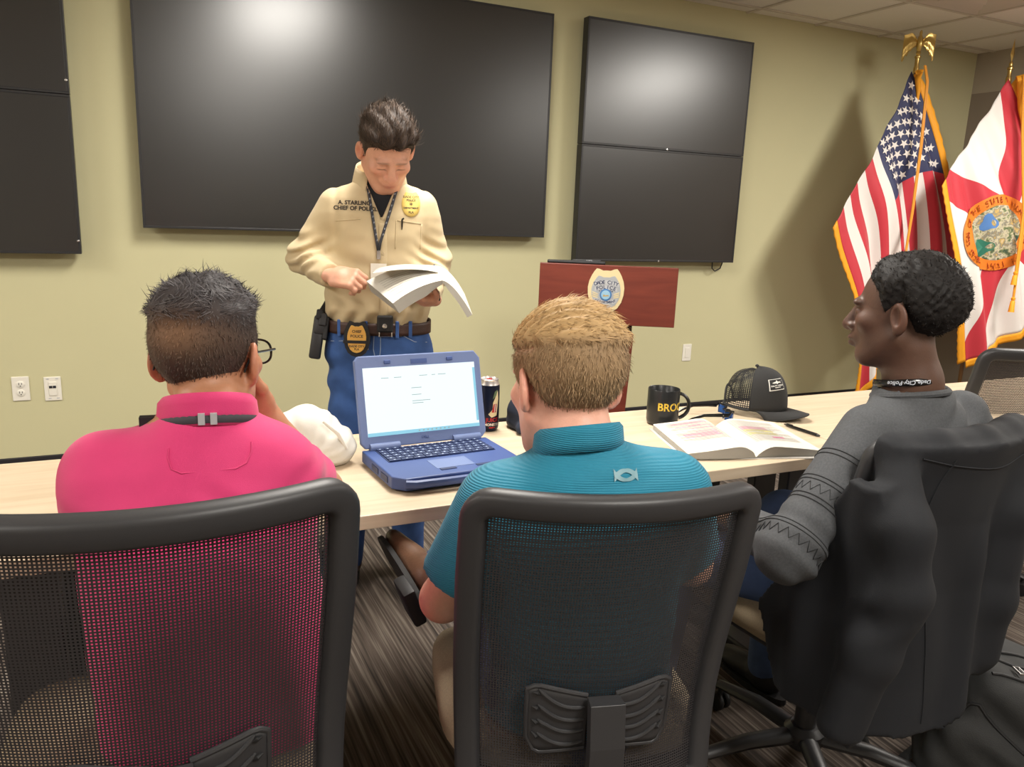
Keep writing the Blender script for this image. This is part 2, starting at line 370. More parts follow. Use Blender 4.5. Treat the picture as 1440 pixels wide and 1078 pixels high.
def make_chair():
    t = empty('office_chair')
    # outline path of the frame, rounded corners in (u, v)
    path = []
    ru, rv = 0.13, 0.055
    segs = [((1-ru, 1), (1, 1-rv)), ((1, rv), (1-ru, 0)), ((-1+ru, 0), (-1, rv)), ((-1, 1-rv), (-1+ru, 1))]
    for (a, b) in segs:
        for k in range(7):
            q = k/6*PI/2
            if segs.index((a, b)) == 0: p = (a[0]+ru*math.sin(q), b[1]+rv*math.cos(q))
            elif segs.index((a, b)) == 1: p = (b[0]+ru*math.cos(q), a[1]-rv*math.sin(q))
            elif segs.index((a, b)) == 2: p = (a[0]-ru*math.sin(q), b[1]-rv*math.cos(q))
            else: p = (b[0]-ru*math.cos(q), a[1]+rv*math.sin(q))
            path.append(p)
    full = []
    for i in range(len(path)):
        a, b = path[i], path[(i+1) % len(path)]; n = max(1, int(max(abs(a[0]-b[0])/.12, abs(a[1]-b[1])/.06)))
        for k in range(n): full.append((a[0]+(b[0]-a[0])*k/n, a[1]+(b[1]-a[1])*k/n))
    P = [back_pt(max(-1.0, min(1, u)), max(0.0, min(1.0, v))) for u, v in full]; NN = [back_n(u*.98, .01+v*.98) for u, v in full]
    fm = MB(); n = 16; V = []; N = len(P)
    for i, p in enumerate(P):
        tg = (P[(i+1) % N]-P[(i-1) % N]).normalized(); nn = NN[i]; sd = tg.cross(nn).normalized()
        for k in range(n):
            c, s = math.cos(2*PI*k/n), math.sin(2*PI*k/n)
            sc = lambda q: math.copysign(abs(q)**.62, q)
            V.append(p+sd*(.0215*sc(c))+nn*(.0165*sc(s)))
    F = [(i*n+k, i*n+(k+1) % n, ((i+1) % N)*n+(k+1) % n, ((i+1) % N)*n+k) for i in range(N) for k in range(n)]
    fm.add(V, F).build('back_frame', M['frame_plastic'], t, auto=0)
    # mesh: real holes, staggered like woven fabric
    nu, nv = 88, 112; V = []; F = []
    us = np.linspace(-.93, .93, nu+1); vv = np.linspace(.03, .975, nv+1)
    idx = {}
    def vert(i2, j2):                    # half-step lattice
        if (i2, j2) not in idx:
            u = -.93+1.86*i2/(2*nu); v = .03+.945*j2/(2*nv)
            idx[(i2, j2)] = len(V); V.append(back_pt(u, v))
        return idx[(i2, j2)]
    for j in range(nv):
        for i in range(nu):
            a = [vert(2*i, 2*j), vert(2*i+2, 2*j), vert(2*i+2, 2*j+2), vert(2*i, 2*j+2)]
            off = 0.0 if j % 2 else 0.0
            uc = -.93+1.86*(i+.5)/nu; vc = .03+.945*(j+.5)/nv; du = .50*.93/nu; dv = .47*.4725/nv
            b = []
            for su, sv in ((-1, -1), (1, -1), (1, 1), (-1, 1)):
                b.append(len(V)); V.append(back_pt(uc+su*du*(1 if j % 2 else .9), vc+sv*dv))
            for k in range(4): F.append((a[k], a[(k+1) % 4], b[(k+1) % 4], b[k]))
    mesh('mesh_panel', V, np.array(F), M['mesh_fabric'], t, smooth=True)
    # lumbar support: two ribbed wings
    for s in (-1, 1):
        w = MB()
        def wing(a, b):
            u = s*(.11+.44*a); z0 = .520-.012*a; z1 = .620+.022*a - (.0 if a < .85 else .012*(a-.85)/.15)
            if a > .8: z0 += .03*((a-.8)/.2)**2
            z = z0+(z1-z0)*b; v = (z-ZB)/(ZT-ZB); p = back_pt(u, v); q = back_n(u, v)
            return p+q*(.012+.012*math.sin(PI*min(1, max(0, b)))*.35)
        w.grid(wing, 14, 10)
        wo = w.build('lumbar_wing', M['frame_plastic'], t); solid(wo, .004, 0)
        for k in range(4):
            b = .14+.22*k
            r = MB(); r.tube([wing(.04+.78*q/10, b+.16*(q/10)**2-.10*math.sin(PI*q/10)*.6)+back_n(s*.3, .25)*.003 for q in range(11)], [.0016]+[.0035]*9+[.0016], 8)
            r.build('rib', M['frame_plastic'], wo)
            h = MB(); c = wing(.84, b+.10); h.tube([wing(.78, b+.09)+Vector((0, -.0035, 0)), c+Vector((0, -.0045, .001)), wing(.92, b+.13)+Vector((0, -.0035, 0))], [.001, .0042, .001], 8)
            h.build('slot', M['black_matte'], wo)
        e = MB(); e.tube([wing(a, 1.0) for a in np.linspace(0, 1, 10)]+[wing(1.0, b) for b in np.linspace(.9, .1, 8)]+[wing(a, 0) for a in np.linspace(1, 0, 10)], .0042, 8)
        e.build('wing_rim', M['frame_plastic'], wo)
    # spine bar
    sp = MB(); Q = [(-.262, .622), (-.272, .55), (-.272, .46), (-.235, .395), (-.13, .372), (0, .38)]
    V = []
    for y, z in Q: V += [(-.029, y-.012, z), (.029, y-.012, z), (.027, y+.016, z), (-.027, y+.016, z)]
    n = len(Q); F = [(i*4+k, i*4+(k+1) % 4, i*4+4+(k+1) % 4, i*4+4+k) for i in range(n-1) for k in range(4)]+[(3, 2, 1, 0), tuple((n-1)*4+k for k in range(4))]
    bevel(sp.add(V, F).build('spine_bar', M['frame_plastic'], t, smooth=False), .005, 3)
    # seat
    c = MB()
    def cush(a, b, top):
        return None
    def sq(q, e): return math.copysign(abs(q)**e, q)
    def seat(u, v):
        th = 2*PI*u; ph = -PI/2+PI*v; cp = sq(math.cos(ph), .35)
        return Vector((.245*sq(math.cos(th), .5)*cp, .05+.235*sq(math.sin(th), .5)*cp, .463+.037*sq(math.sin(ph), .6)-(.02*max(0, math.sin(th))**4*cp)))
    c.grid(seat, 48, 14, True).build('seat_cushion', M['tan_fabric'], t, auto=0)
    bevel(MB().box(-.21, .21, -.19, .21, .41, .43).build('seat_pan', M['black_plastic'], t, smooth=False), .008)
    bevel(MB().box(-.07, .07, -.13, .12, .355, .412).build('tilt_mechanism', M['black_plastic'], t, smooth=False), .012)
    MB().lathe([(.027, .10), (.027, .24), (.019, .245), (.019, .36)], 18).build('gas_column', M['black_plastic'], t)
    MB().lathe([(.045, .075), (.05, .09), (.05, .115), (.035, .13)], 20).build('base_hub', M['black_plastic'], t)
    for k in range(5):
        a = 2*PI*k/5+.35; d = Vector((math.cos(a), math.sin(a), 0))
        sp = MB(); sp.tube([d*.03+Vector((0, 0, .10)), d*.16+Vector((0, 0, .098)), d*.29+Vector((0, 0, .075))], [.026, .023, .017], 10, flat=(1, .75)); so = sp.build('base_spoke', M['black_plastic'], t)
        cs = MB(); sd = Vector((-d.y, d.x, 0)); ctr = d*.285+Vector((0, 0, .0275))
        for q in (-1, 1): cs.lathe([(.001, -.008), (.024, -.008), (.0272, -.004), (.0272, .004), (.024, .008), (.001, .008)], 18, M=frame(ctr+sd*(.013*q), sd))
        cs.tube([ctr+Vector((0, 0, .01)), ctr+Vector((0, 0, .045))], .008, 8)
        cs.build('caster', M['black_matte'], so)
    return t
CG = 'mesh backed office chairs'
ch0 = make_chair()
def place_chair(o, cx, cy, az, label):     # cx, cy: middle of the top back edge; az: facing azimuth from +Y to +X
    a = math.radians(az); o.location = (cx+.27*math.sin(a), cy+.27*math.cos(a), 0); o.rotation_euler = (0, 0, -a)
    tag(o, label, 'chair', CG); return o
place_chair(ch0, .640, .935, 15, 'black mesh office chair of the man in the teal shirt')
chL = place_chair(copy_tree(ch0), .004, .985, 2, 'black mesh office chair of the man in the pink shirt')
chR = place_chair(copy_tree(ch0), 1.505, 1.015, -4, 'office chair with the dark jacket hung over its back')
chF = place_chair(copy_tree(ch0), 2.86, 1.68, 8, 'empty black mesh office chair at the right edge')
chL.scale = (1.05, 1.05, 1.05)

# ================================================================ LECTERN
M['emb_cream'] = mat('emblem_cream', srgb(222, 205, 160), 0.45)
M['emb_grey'] = mat('emblem_silver', srgb(176, 180, 184), 0.4, 0.2)
M['emb_blue'] = mat('emblem_blue', srgb(70, 120, 175), 0.4)
M['emb_sky'] = mat('emblem_pale_blue', srgb(150, 190, 215), 0.4)
M['emb_navy'] = mat('emblem_navy_ink', srgb(35, 48, 85), 0.5)
M['emb_gold'] = mat('emblem_gold_ink', srgb(190, 160, 90), 0.4)
def shield_poly(w, h, n=10):               # police shield: notched top, bulging sides, pointed foot
    R = [(0, .46), (.10, .455), (.20, .49), (.28, .50), (.34, .44), (.41, .34), (.47, .22), (.50, .08), (.49, -.08), (.44, -.24), (.34, -.38), (.20, -.46), (.08, -.49), (0, -.50)]
    R = [(x*w, y*h) for x, y in R]
    return R+[(-x, y) for x, y in R[-2:0:-1]]
lec = empty('lectern', (1.975, 3.13, 0), math.radians(-29)); tag(lec, 'dark red wooden lectern with a badge emblem on its front', 'lectern')
ln = MB(); P = [(0, .878), (0, 1.155), (.016, 1.160), (.40, 1.245), (.42, 1.235), (.42, 1.19), (.05, 1.10), (.03, .878)]
pr = MB(); pr.box(-.318, .318, 0, .022, .878, 1.153); bevel(pr.build('front_panel', M['mahogany'], lec, smooth=False), .003)
for s in (-1, 1):
    sp = MB(); poly = [(.0225, .90), (.30, .96), (.30, 1.05), (.0225, 1.152)]
    V = [(s*.318, y, z) for y, z in poly]+[(s*.298, y, z) for y, z in poly]
    sp.add(V, [(0, 1, 2, 3), (7, 6, 5, 4)]+[(k, (k+1) % 4, 4+(k+1) % 4, 4+k) for k in range(4)]).build('side_panel', M['mahogany'], lec, smooth=False)
rt = MB(); rt.box(-.297, .297, .0225, .30, -.008, .008, M=Matrix.Translation((0, 0, 1.14)) @ Matrix.Rotation(-.33, 4, 'X')); rt.build('reading_board', M['mahogany'], lec, smooth=False)
V = []
for hw, z in ((.108, .04), (.140, .83)): V += [(-hw, .06, z), (hw, .06, z), (hw, .30, z), (-hw, .30, z)]
bevel(MB().add(V, [(0, 1, 2, 3), (7, 6, 5, 4)]+[(k, (k+1) % 4, 4+(k+1) % 4, 4+k) for k in range(4)]).build('column', M['mahogany'], lec, smooth=False), .003)
MB().box(-.130, .130, .07, .28, .83, .96).build('neck', M['black_matte'], lec, smooth=False)
bevel(MB().box(-.30, .30, -.02, .40, 0, .04).build('base', M['mahogany'], lec, smooth=False), .005)
def emblem(parent, M0, w, h):
    e = MB().prism(shield_poly(w, h), .003, M0).build('badge_emblem', M['emb_cream'], parent, smooth=False)
    MB().prism([(x, y-.03*h) for x, y in shield_poly(w*.80, h*.74)], .001, M0 @ Matrix.Translation((0, 0, .0032))).build('silver_field', M['emb_grey'], e, smooth=False)
    T = lambda x, y, z: M0 @ Matrix.Translation((x, y, z))
    for dy, hh, ww in ((.195, .105, .70), (.085, .095, .62), (-.255, .09, .60)):
        g = MB(); f = lambda a, b: M0 @ Vector(((a-.5)*ww*w, (dy+(b-.5)*hh-.045*(2*a-1)**2*(1 if dy > 0 else -1.0))*h, .0046)); g.grid(f, 14, 2); g.build('scroll_band', M['silver'], e, fix=False)
    def arc_text(s, size, dy, ww, sg):
        n = len(s)
        for k, chh in enumerate(s):
            if chh == ' ': continue
            a = (k+.5)/n; x = (a-.5)*ww*w; y = (dy-.045*(2*a-1)**2*sg)*h; rot = -.045*4*(2*a-1)*sg*h/(ww*w)
            text('lettering', chh, size, M['emb_navy'], T(x, y, .0050) @ Matrix.Rotation(math.atan(rot), 4, 'Z'), e, ext=.0002, bold=.0004)
    arc_text('DADE CITY', .115*h, .195, .66, 1); arc_text('POLICE', .11*h, .085, .56, 1); arc_text('DEPARTMENT', .075*h, -.255, .58, -1.0); arc_text('FLORIDA', .05*h, .015, .40, .6)
    MB().lathe([(.165*w, 0), (.165*w, .001), (.15*w, .0016), (.001, .0016)], 28, M=T(0, -.085*h, .0045)).build('seal_ring', M['emb_blue'], e)
    MB().lathe([(.125*w, 0), (.125*w, .0006), (.001, .0008)], 24, M=T(0, -.085*h, .0060)).build('seal_sky', M['emb_sky'], e)
    MB().prism([(-.08*w, -.125*h), (.10*w, -.11*h), (.06*w, -.085*h), (-.02*w, -.095*h), (-.06*w, -.075*h)], .0004, T(0, 0, .0069)).build('seal_landscape', M['emb_gold'], e, smooth=False)
    for s in (-1, 1):
        for q in range(3):
            MB().prism([(s*.22*w, (-.06-.04*q)*h), (s*.38*w, (-.01-.045*q)*h), (s*.36*w, (-.045-.045*q)*h), (s*.21*w, (-.085-.04*q)*h)][::s], .0006, T(0, 0, .0044)).build('eagle_feather', M['emb_cream'], e, smooth=False)
emblem(lec, frame((-.008, -.0005, 1.035), (0, -1, 0)), .168, .205)
tb = empty('tablet_case', (1.765, 3.20, 1.192), 0); tag(tb, 'slim black case lying on top of the lectern', 'case')
bevel(MB().box(-.135, .135, -.09, .09, 0, .016).build('case_body', M['black_matte'], tb, smooth=False), .006, 3)
bevel(MB().box(-.02, .115, -.075, .06, .016, .024).build('upper_pad', M['black_plastic'], tb, smooth=False), .003)
tb.rotation_euler = (-.30, 0, math.radians(-29)); tb.location = (1.90, 3.305, 1.127)
text('lettering', 'FLORIDA', .014, M['silver'], Matrix.Translation((.06, -.0765, .0185)) @ Matrix.Rotation(PI/2, 4, 'X') @ Matrix.Scale(.5, 4), tb, ext=.0002)

# ================================================================ FLAGS
M['flag_red'] = mat('flag_red', srgb(190, 44, 58), 0.6, sheen=.2, bump=.1, bscale=500)
M['flag_white'] = mat('flag_white', srgb(226, 220, 214), 0.6, sheen=.2, bump=.1, bscale=500)
M['flag_blue'] = mat('flag_navy', srgb(40, 46, 84), 0.6, sheen=.2, bump=.1, bscale=500)
M['fringe'] = mat('gold_fringe', srgb(236, 160, 32), 0.6, bump=.5, bscale=300)
M['cord'] = mat('gold_cord', srgb(224, 150, 40), 0.55)
M['seal_orange'] = mat('seal_orange', srgb(226, 122, 30), 0.6)
M['pole_wood'] = mat('brown_pole', srgb(96, 66, 30), 0.35)
def smooth_curve(keys):                    # [(t, vec)...] catmull interpolation
    ts = [k[0] for k in keys]; ps = [np.array(k[1], float) for k in keys]
    def f(t):
        t = min(max(t, ts[0]), ts[-1]); i = 0
        while i < len(ts)-2 and t > ts[i+1]: i += 1
        a, b = ts[i], ts[i+1]; s = (t-a)/(b-a)
        m0 = (ps[i+1]-ps[i-1])/(ts[i+1]-ts[i-1]) if i > 0 else (ps[1]-ps[0])/(ts[1]-ts[0])
        m1 = (ps[i+2]-ps[i])/(ts[i+2]-ts[i]) if i+2 < len(ts) else (ps[-1]-ps[-2])/(ts[-1]-ts[-2])
        h = b-a
        return (2*s**3-3*s**2+1)*ps[i]+(s**3-2*s**2+s)*h*m0+(-2*s**3+3*s**2)*ps[i+1]+(s**3-s**2)*h*m1
    return f
def drape(top, mid, bot):                  # three fly-wise curves at hoist h=0, hm, 1 (quadratic across)
    ft, fm_, fb = smooth_curve(top), smooth_curve(mid), smooth_curve(bot); hm = .54
    def P(h, f):
        a, b, c = ft(f), fm_(f), fb(f)
        la = (h-hm)*(h-1)/((0-hm)*(0-1)); lb = h*(h-1)/(hm*(hm-1)); lc = h*(h-hm)/(1*(1-hm))
        p = la*a+lb*b+lc*c
        g = min(1, .25+1.6*f)*min(1, 6*h+.3)
        p[1] += (.030*math.sin(h*17+2.2*f+.4)+.014*math.sin(h*37-3*f))*g
        return Vector(p)
    def N(h, f):
        e = 1e-3; a = P(h+e, f)-P(h-e, f); b = P(h, f+e)-P(h, f-e); n = a.cross(b)
        n.normalize(); return n if n.y < 0 else -n
    return P, N
def pole(name, x, y, ztop, parent):
    MB().tube([(x, y, .06), (x, y, ztop)], .0135, 14).build('pole', M['pole_wood'], parent)
    MB().lathe([(.15, 0), (.155, .01), (.14, .03), (.06, .05), (.03, .07), (.022, .11), (.018, .12)], 32, c=(x, y, 0)).build('stand', M['gold'], parent)
def tassel(parent, p, L=.10):
    MB().lathe([(.006, 0), (.013, -.006), (.013, -.018), (.009, -.024), (.014, -.03), (.019, -L), (.001, -L)], 14, c=p).build('tassel', M['fringe'], parent)
# --- national flag
us = empty('flag', (4.775, 3.93, 0)); tag(us, 'star and stripe flag with gold fringe and an eagle finial, left of the red-cross flag', 'flag')
off = Vector((-4.775, -3.93, 0))
UT, UN = drape([(0, (4.70, 3.90, 2.38)), (.12, (4.80, 3.86, 2.20)), (.4, (5.03, 3.80, 1.74)), (.7, (5.27, 3.80, 1.25)), (1, (5.40, 3.83, .75))],
               [(0, (4.43, 3.86, 1.88)), (.12, (4.47, 3.85, 1.79)), (.4, (4.585, 3.82, 1.545)), (.7, (4.74, 3.83, 1.08)), (1, (4.86, 3.85, .62))],
               [(0, (4.13, 3.85, 1.40)), (.12, (4.20, 3.85, 1.23)), (.4, (4.40, 3.83, .85)), (.7, (4.52, 3.84, .50)), (1, (4.60, 3.86, .22))])
def flag_cloth(PF, nh, nf, mats, mifn, parent, name='cloth'):
    V = [PF(i/nh, j/nf)+off for j in range(nf+1) for i in range(nh+1)]
    F = []; mi = []
    for j in range(nf):
        for i in range(nh):
            F.append((j*(nh+1)+i, j*(nh+1)+i+1, (j+1)*(nh+1)+i+1, (j+1)*(nh+1)+i)); mi.append(mifn((i+.5)/nh, (j+.5)/nf))
    return mesh(name, V, np.array(F), mats, parent, mi=mi)
def us_mi(h, f):
    if f < .4 and h < 7/13: return 2
    return int(h*13) % 2
cl = flag_cloth(UT, 104, 100, [M['flag_red'], M['flag_white'], M['flag_blue']], us_mi, us)
solid(cl, .002, 0)
st = MB()
for r in range(9):
    for c in range(11):
        if (r+c) % 2: continue
        h = (7/13)*(r+1)/10; f = .4*(c+1)/12
        p = UT(h, f); n = UN(h, f); dh = (UT(h+.005, f)-UT(h-.005, f)).normalized(); df = n.cross(dh).normalized()
        if df.dot(UT(h, f+.01)-UT(h, f)) < 0: df = -df
        R = .031; pts = []
        for q in range(10):
            a = PI/2+q*PI/5+.3; rr = R if q % 2 == 0 else R*.4
            pts.append(p+off+n*.004+dh*(-rr*math.sin(a))+df*(rr*math.cos(a)))
        st.add(pts, [tuple(range(10))])
        st.add([v+n*.001 for v in pts], [tuple(range(10))])
st.build('stars', M['flag_white'], us, smooth=False, fix=False)
def fringe(PF, NF, edge, parent, w=.055, a0=0, a1=1, n=60):
    def f(a, b):
        t = a0+(a1-a0)*a
        if edge == 'bottom': p = PF(1, t); o2 = PF(1, t)-PF(.95, t)
        elif edge == 'top': p = PF(0, t); o2 = PF(0, t)-PF(.06, t)
        else: p = PF(t, 1); o2 = PF(t, 1)-PF(t, .95)
        o2.normalize()
        return p+off+o2*(b*w)+NF(.5, .5)*(.003*math.sin(a*n*2.2)*b)
    g = MB(); g.grid(f, n, 4); o = g.build('fringe', M['fringe'], parent, fix=False); solid(o, .006, 0); return o
fringe(UT, UN, 'bottom', us); fringe(UT, UN, 'top', us, .05, .02, 1); fringe(UT, UN, 'fly', us)
pole('pole', 0, 0, 2.40, us)
g = MB(); g.lathe([(.018, 2.38), (.018, 2.41), (.014, 2.42), (.014, 2.47), (.020, 2.475), (.020, 2.483), (.009, 2.49), (.016, 2.50), (.012, 2.515), (.006, 2.52)], 20); g.build('ferrule', M['gold'], us)
eg = MB()
eg.lathe([(.002, -.05), (.018, -.035), (.026, 0), (.020, .03), (.010, .045), (.012, .055), (.010, .066), (.002, .072)], 14, c=(0, 0, 2.555))
eg.tube([(0, -.008, 2.622), (0, -.028, 2.617)], [.006, .001], 8)
for s in (-1, 1):
    def wg(a, b):
        x = s*(.015+.105*a); zt = 2.565+.055*math.sin(min(1, a*1.4)*PI*.62)-.01*a; zb = 2.545-.085*a**1.5+.012*math.sin(a*26)*a
        return Vector((x, -.006+.02*a*a+.004*math.sin(b*9), zt+(zb-zt)*b))
    eg.grid(wg, 16, 8); eg.grid(lambda a, b: wg(a, b)+Vector((0, .006, 0)), 16, 8)
eg.V = [tuple(Matrix.Rotation(math.radians(-42), 3, 'Z') @ (Vector((v[0]*.80, v[1]*1.1, (v[2]-2.51)*1.15+2.51)))) for v in eg.V]
eg.build('eagle_finial', M['gold'], us)
cdm = MB(); cdm.tube([Vector(p)+off for p in [(4.69, 3.80, 2.40), (4.687, 3.765, 2.30), (4.676, 3.735, 1.9), (4.665, 3.72, 1.5), (4.65, 3.715, 1.1), (4.645, 3.72, .95)]], .006, 8); cdm.tube([Vector(p)+off for p in [(4.70, 3.80, 2.40), (4.70, 3.765, 2.30), (4.69, 3.735, 1.9), (4.677, 3.72, 1.5), (4.66, 3.715, 1.2), (4.655, 3.72, 1.0)]], .005, 8)
cdm.build('cord', M['cord'], us); tassel(us, Vector((4.645, 3.72, .95))+off)
kn = MB(); kn.tube([Vector(p)+off for p in [(4.69, 3.86, 2.36), (4.71, 3.84, 2.37), (4.73, 3.87, 2.33), (4.75, 3.87, 2.26), (4.765, 3.88, 2.18)]], [.014, .020, .018, .014, .008], 10); kn.build('cord_knot', M['fringe'], us)
# --- state flag
fl = empty('flag', (5.335, 3.66, 0)); tag(fl, 'white flag with a red diagonal cross, round seal and spear finial', 'flag')
off = Vector((-5.335, -3.66, 0))
FT, FN = drape([(0, (5.25, 3.60, 2.35)), (.2, (5.42, 3.50, 2.02)), (.5, (5.62, 3.38, 1.55)), (1, (5.84, 3.25, .93))],
               [(0, (5.00, 3.62, 1.97)), (.2, (5.08, 3.55, 1.78)), (.5, (5.23, 3.46, 1.42)), (1, (5.48, 3.42, .70))],
               [(0, (4.80, 3.62, 1.69)), (.2, (4.86, 3.59, 1.45)), (.5, (4.98, 3.54, 1.08)), (1, (5.20, 3.52, .48))])
def fl_mat():
    m = mat('saltire_cloth', srgb(226, 220, 214), 0.6, sheen=.2); nt = m.node_tree; N = nt.nodes; L = nt.links
    uv = N.new('ShaderNodeUVMap'); uv.uv_map = 'cloth'; sx = N.new('ShaderNodeSeparateXYZ'); L.new(uv.outputs[0], sx.inputs[0])
    def mth(op, a, b):
        n = N.new('ShaderNodeMath'); n.operation = op
        for i, q in enumerate((a, b)):
            if q is None: continue
            if isinstance(q, (int, float)): n.inputs[i].default_value = q
            else: L.new(q, n.inputs[i])
        return n.outputs[0]
    d1 = mth('ABSOLUTE', mth('SUBTRACT', sx.outputs[0], sx.outputs[1]), None)
    d2 = mth('ABSOLUTE', mth('SUBTRACT', mth('ADD', sx.outputs[0], sx.outputs[1]), 1.0), None)
    k = mth('LESS_THAN', mth('MINIMUM', d1, d2), 0.115)
    mx = N.new('ShaderNodeMix'); mx.data_type = 'RGBA'; L.new(k, mx.inputs[0]); mx.inputs[6].default_value = srgb(226, 220, 214); mx.inputs[7].default_value = srgb(190, 44, 58)
    L.new(mx.outputs[2], N['Principled BSDF'].inputs['Base Color']); return m
nh, nf = 70, 70
cl = flag_cloth(FT, nh, nf, [fl_mat()], lambda h, f: 0, fl)
ul = cl.data.uv_layers.new(name='cloth')
vi = np.zeros(len(cl.data.loops), dtype=np.int32); cl.data.loops.foreach_get('vertex_index', vi)
uvs = np.stack([(vi % (nh+1))/nh, (vi//(nh+1))/nf], 1).astype(np.float32); ul.data.foreach_set('uv', uvs.ravel())
solid(cl, .002, 0)
fringe(FT, FN, 'fly', fl); fringe(FT, FN, 'bottom', fl); fringe(FT, FN, 'top', fl, .05, .02, 1)
SB = BVHTree.FromPolygons([v.co.copy() for v in cl.data.vertices], [tuple(p.vertices) for p in cl.data.polygons])
SC = FT(.58, .52)+off+Vector((-.03, 0, -.01)); SN = (FN(.53, .5)+FN(.4, .4)+FN(.65, .6)+FN(.4, .6)+FN(.65, .4)).normalized()
SE1 = (Vector((0, 0, 1))-SN*SN.z).normalized(); SE2 = SN.cross(SE1)
def seal_pt(r, a, lift):                   # polar patch on the cloth centre
    q = SC+SE1*(r*1.16*math.cos(a))+SE2*(r*1.16*math.sin(a))
    hit = SB.ray_cast(q+SN*.5, -SN); return (hit[0] if hit[0] else q)+SN*(lift+.003)
def annulus(name, r0, r1, lift, mt, nr=4, parent=None):
    g = MB(); g.grid(lambda a, b: seal_pt(r0+(r1-r0)*b, 2*PI*a, lift), 48, nr, True); return g.build(name, mt, parent, fix=False)
seal = annulus('seal', .155, .215, .006, M['seal_orange'], parent=fl)
M['seal_mix'] = mat('seal_painting', srgb(150, 150, 120), .6)
nt = M['seal_mix'].node_tree; N_ = nt.nodes; vz = N_.new('ShaderNodeTexNoise'); vz.inputs['Scale'].default_value = 22; vz.inputs['Detail'].default_value = 6; cr = N_.new('ShaderNodeValToRGB')
for pos, c in ((.34, (40, 70, 60)), (.43, (110, 120, 80)), (.5, (200, 190, 160)), (.57, (120, 120, 110)), (.66, (190, 160, 90))):
    e = cr.color_ramp.elements.new(pos); e.color = srgb(*c)
tcn = N_.new('ShaderNodeTexCoord'); nt.links.new(tcn.outputs['Object'], vz.inputs['Vector']); nt.links.new(vz.outputs['Fac'], cr.inputs[0]); nt.links.new(cr.outputs[0], N_['Principled BSDF'].inputs['Base Color'])
annulus('seal_painting', .001, .156, .007, M['seal_mix'], 8, seal)
M['seal_lake'] = mat('seal_lake_blue', srgb(80, 125, 185), .6); M['seal_green'] = mat('seal_palm_green', srgb(40, 110, 90), .6)
M['seal_ink'] = mat('seal_red_ink', srgb(150, 50, 30), .6)
def blob(name, hc, ac, sx, sy, mt):
    g = MB(); pts = []
    for q in range(18):
        a = 2*PI*q/18; rr = 1+.25*math.sin(3*a+hc*9); x = hc+sx*rr*math.cos(a); y = ac+sy*rr*math.sin(a); pts.append(seal_pt(math.hypot(x, y), math.atan2(y, x), .009))
    c = seal_pt(math.hypot(hc, ac), math.atan2(ac, hc), .009)
    g.add([c]+pts, [(0, q+1, (q+1) % 18+1) for q in range(18)]); g.build(name, mt, seal, fix=False)
blob('lake', .055, .065, .045, .045, M['seal_lake']); blob('shrub', -.085, .065, .045, .05, M['seal_green'])
SGN = -1 if SE2.dot(Vector((1, 0, 0))) < 0 else 1
sealtxt = 'GREAT SEAL OF THE STATE OF FLORIDA - IN GOD WE TRUST - '
for k, chh in enumerate(sealtxt):
    if chh == ' ': continue
    a = 2*PI*k/len(sealtxt)*SGN+2.6
    c = seal_pt(.185, a, .009); o2 = (seal_pt(.20, a, .009)-seal_pt(.17, a, .009)).normalized()
    Mx = frame(c, FN(.5, .475), o2)
    text('lettering', chh, .055, M['seal_ink'], Mx, seal, ext=.0004, bold=.0008)
pole('pole', 0, 0, 2.38, fl)
g = MB(); g.lathe([(.018, 2.34), (.018, 2.37), (.013, 2.38), (.013, 2.42), (.02, 2.425), (.02, 2.435), (.010, 2.445), (.013, 2.46), (.006, 2.475)], 20); g.build('ferrule', M['gold'], fl)
sp = MB(); sp.add([(0, 0, 2.62), (.022, 0, 2.52), (0, .007, 2.51), (-.022, 0, 2.52), (0, -.007, 2.51), (0, 0, 2.465)], [(0, 2, 1), (0, 3, 2), (0, 4, 3), (0, 1, 4), (5, 1, 2), (5, 2, 3), (5, 3, 4), (5, 4, 1)]); sp.build('spear_finial', M['gold'], fl, smooth=False)
cdm = MB()
for dx, zb in ((0, 1.12), (.022, .95)):
    cdm.tube([Vector((5.245+dx, 3.50, 2.36))+off, Vector((5.25+dx, 3.45, 2.0))+off, Vector((5.26+dx, 3.36, 1.5))+off, Vector((5.255+dx, 3.34, zb))+off], .008, 8)
cdm.build('cord', M['cord'], fl)
tassel(fl, Vector((5.255, 3.34, 1.12))+off, .09); tassel(fl, Vector((5.277, 3.34, .95))+off, .10)
kn = MB(); kn.tube([Vector(p)+off for p in [(5.24, 3.54, 2.34), (5.26, 3.52, 2.35), (5.285, 3.53, 2.30), (5.32, 3.53, 2.16), (5.36, 3.50, 2.0)]], [.02, .032, .028, .02, .01], 10); kn.build('cord_knot', M['fringe'], fl)

# ================================================================ THINGS ON THE TABLE (top at z = .74)
TZ = .74
# ---- rugged laptop
M['lap'] = mat('flare_tinted_laptop_shell', srgb(62, 84, 140), .45, bump=.08, bscale=700)  # bluish lens flare over the laptop is put into the shell colour
M['lap_frame'] = mat('flare_tinted_lid', srgb(104, 122, 166), .5, bump=.08, bscale=700)  # lid colour carries the same blue flare tint
M['lap_key'] = mat('flare_tinted_keys', srgb(38, 52, 92), .5)  # keys and deck tinted with the flare as well
M['lap_legend'] = mat('key_legend', srgb(185, 200, 225), .5)
M['lcd'] = mat('lit_screen', srgb(20, 22, 24), .4, emit=srgb(240, 252, 253), estr=1.0)
M['lcd_bar'] = mat('lit_screen_bar', srgb(20, 25, 28), .4, emit=srgb(150, 215, 238), estr=.9)
M['lcd_ink'] = mat('screen_ink', srgb(20, 25, 28), .5, emit=srgb(170, 195, 195), estr=.75)
lp = empty('laptop', (.667, 1.895, TZ), math.radians(3.5)); tag(lp, 'thick rugged laptop with a lit white screen, open on the table', 'laptop')
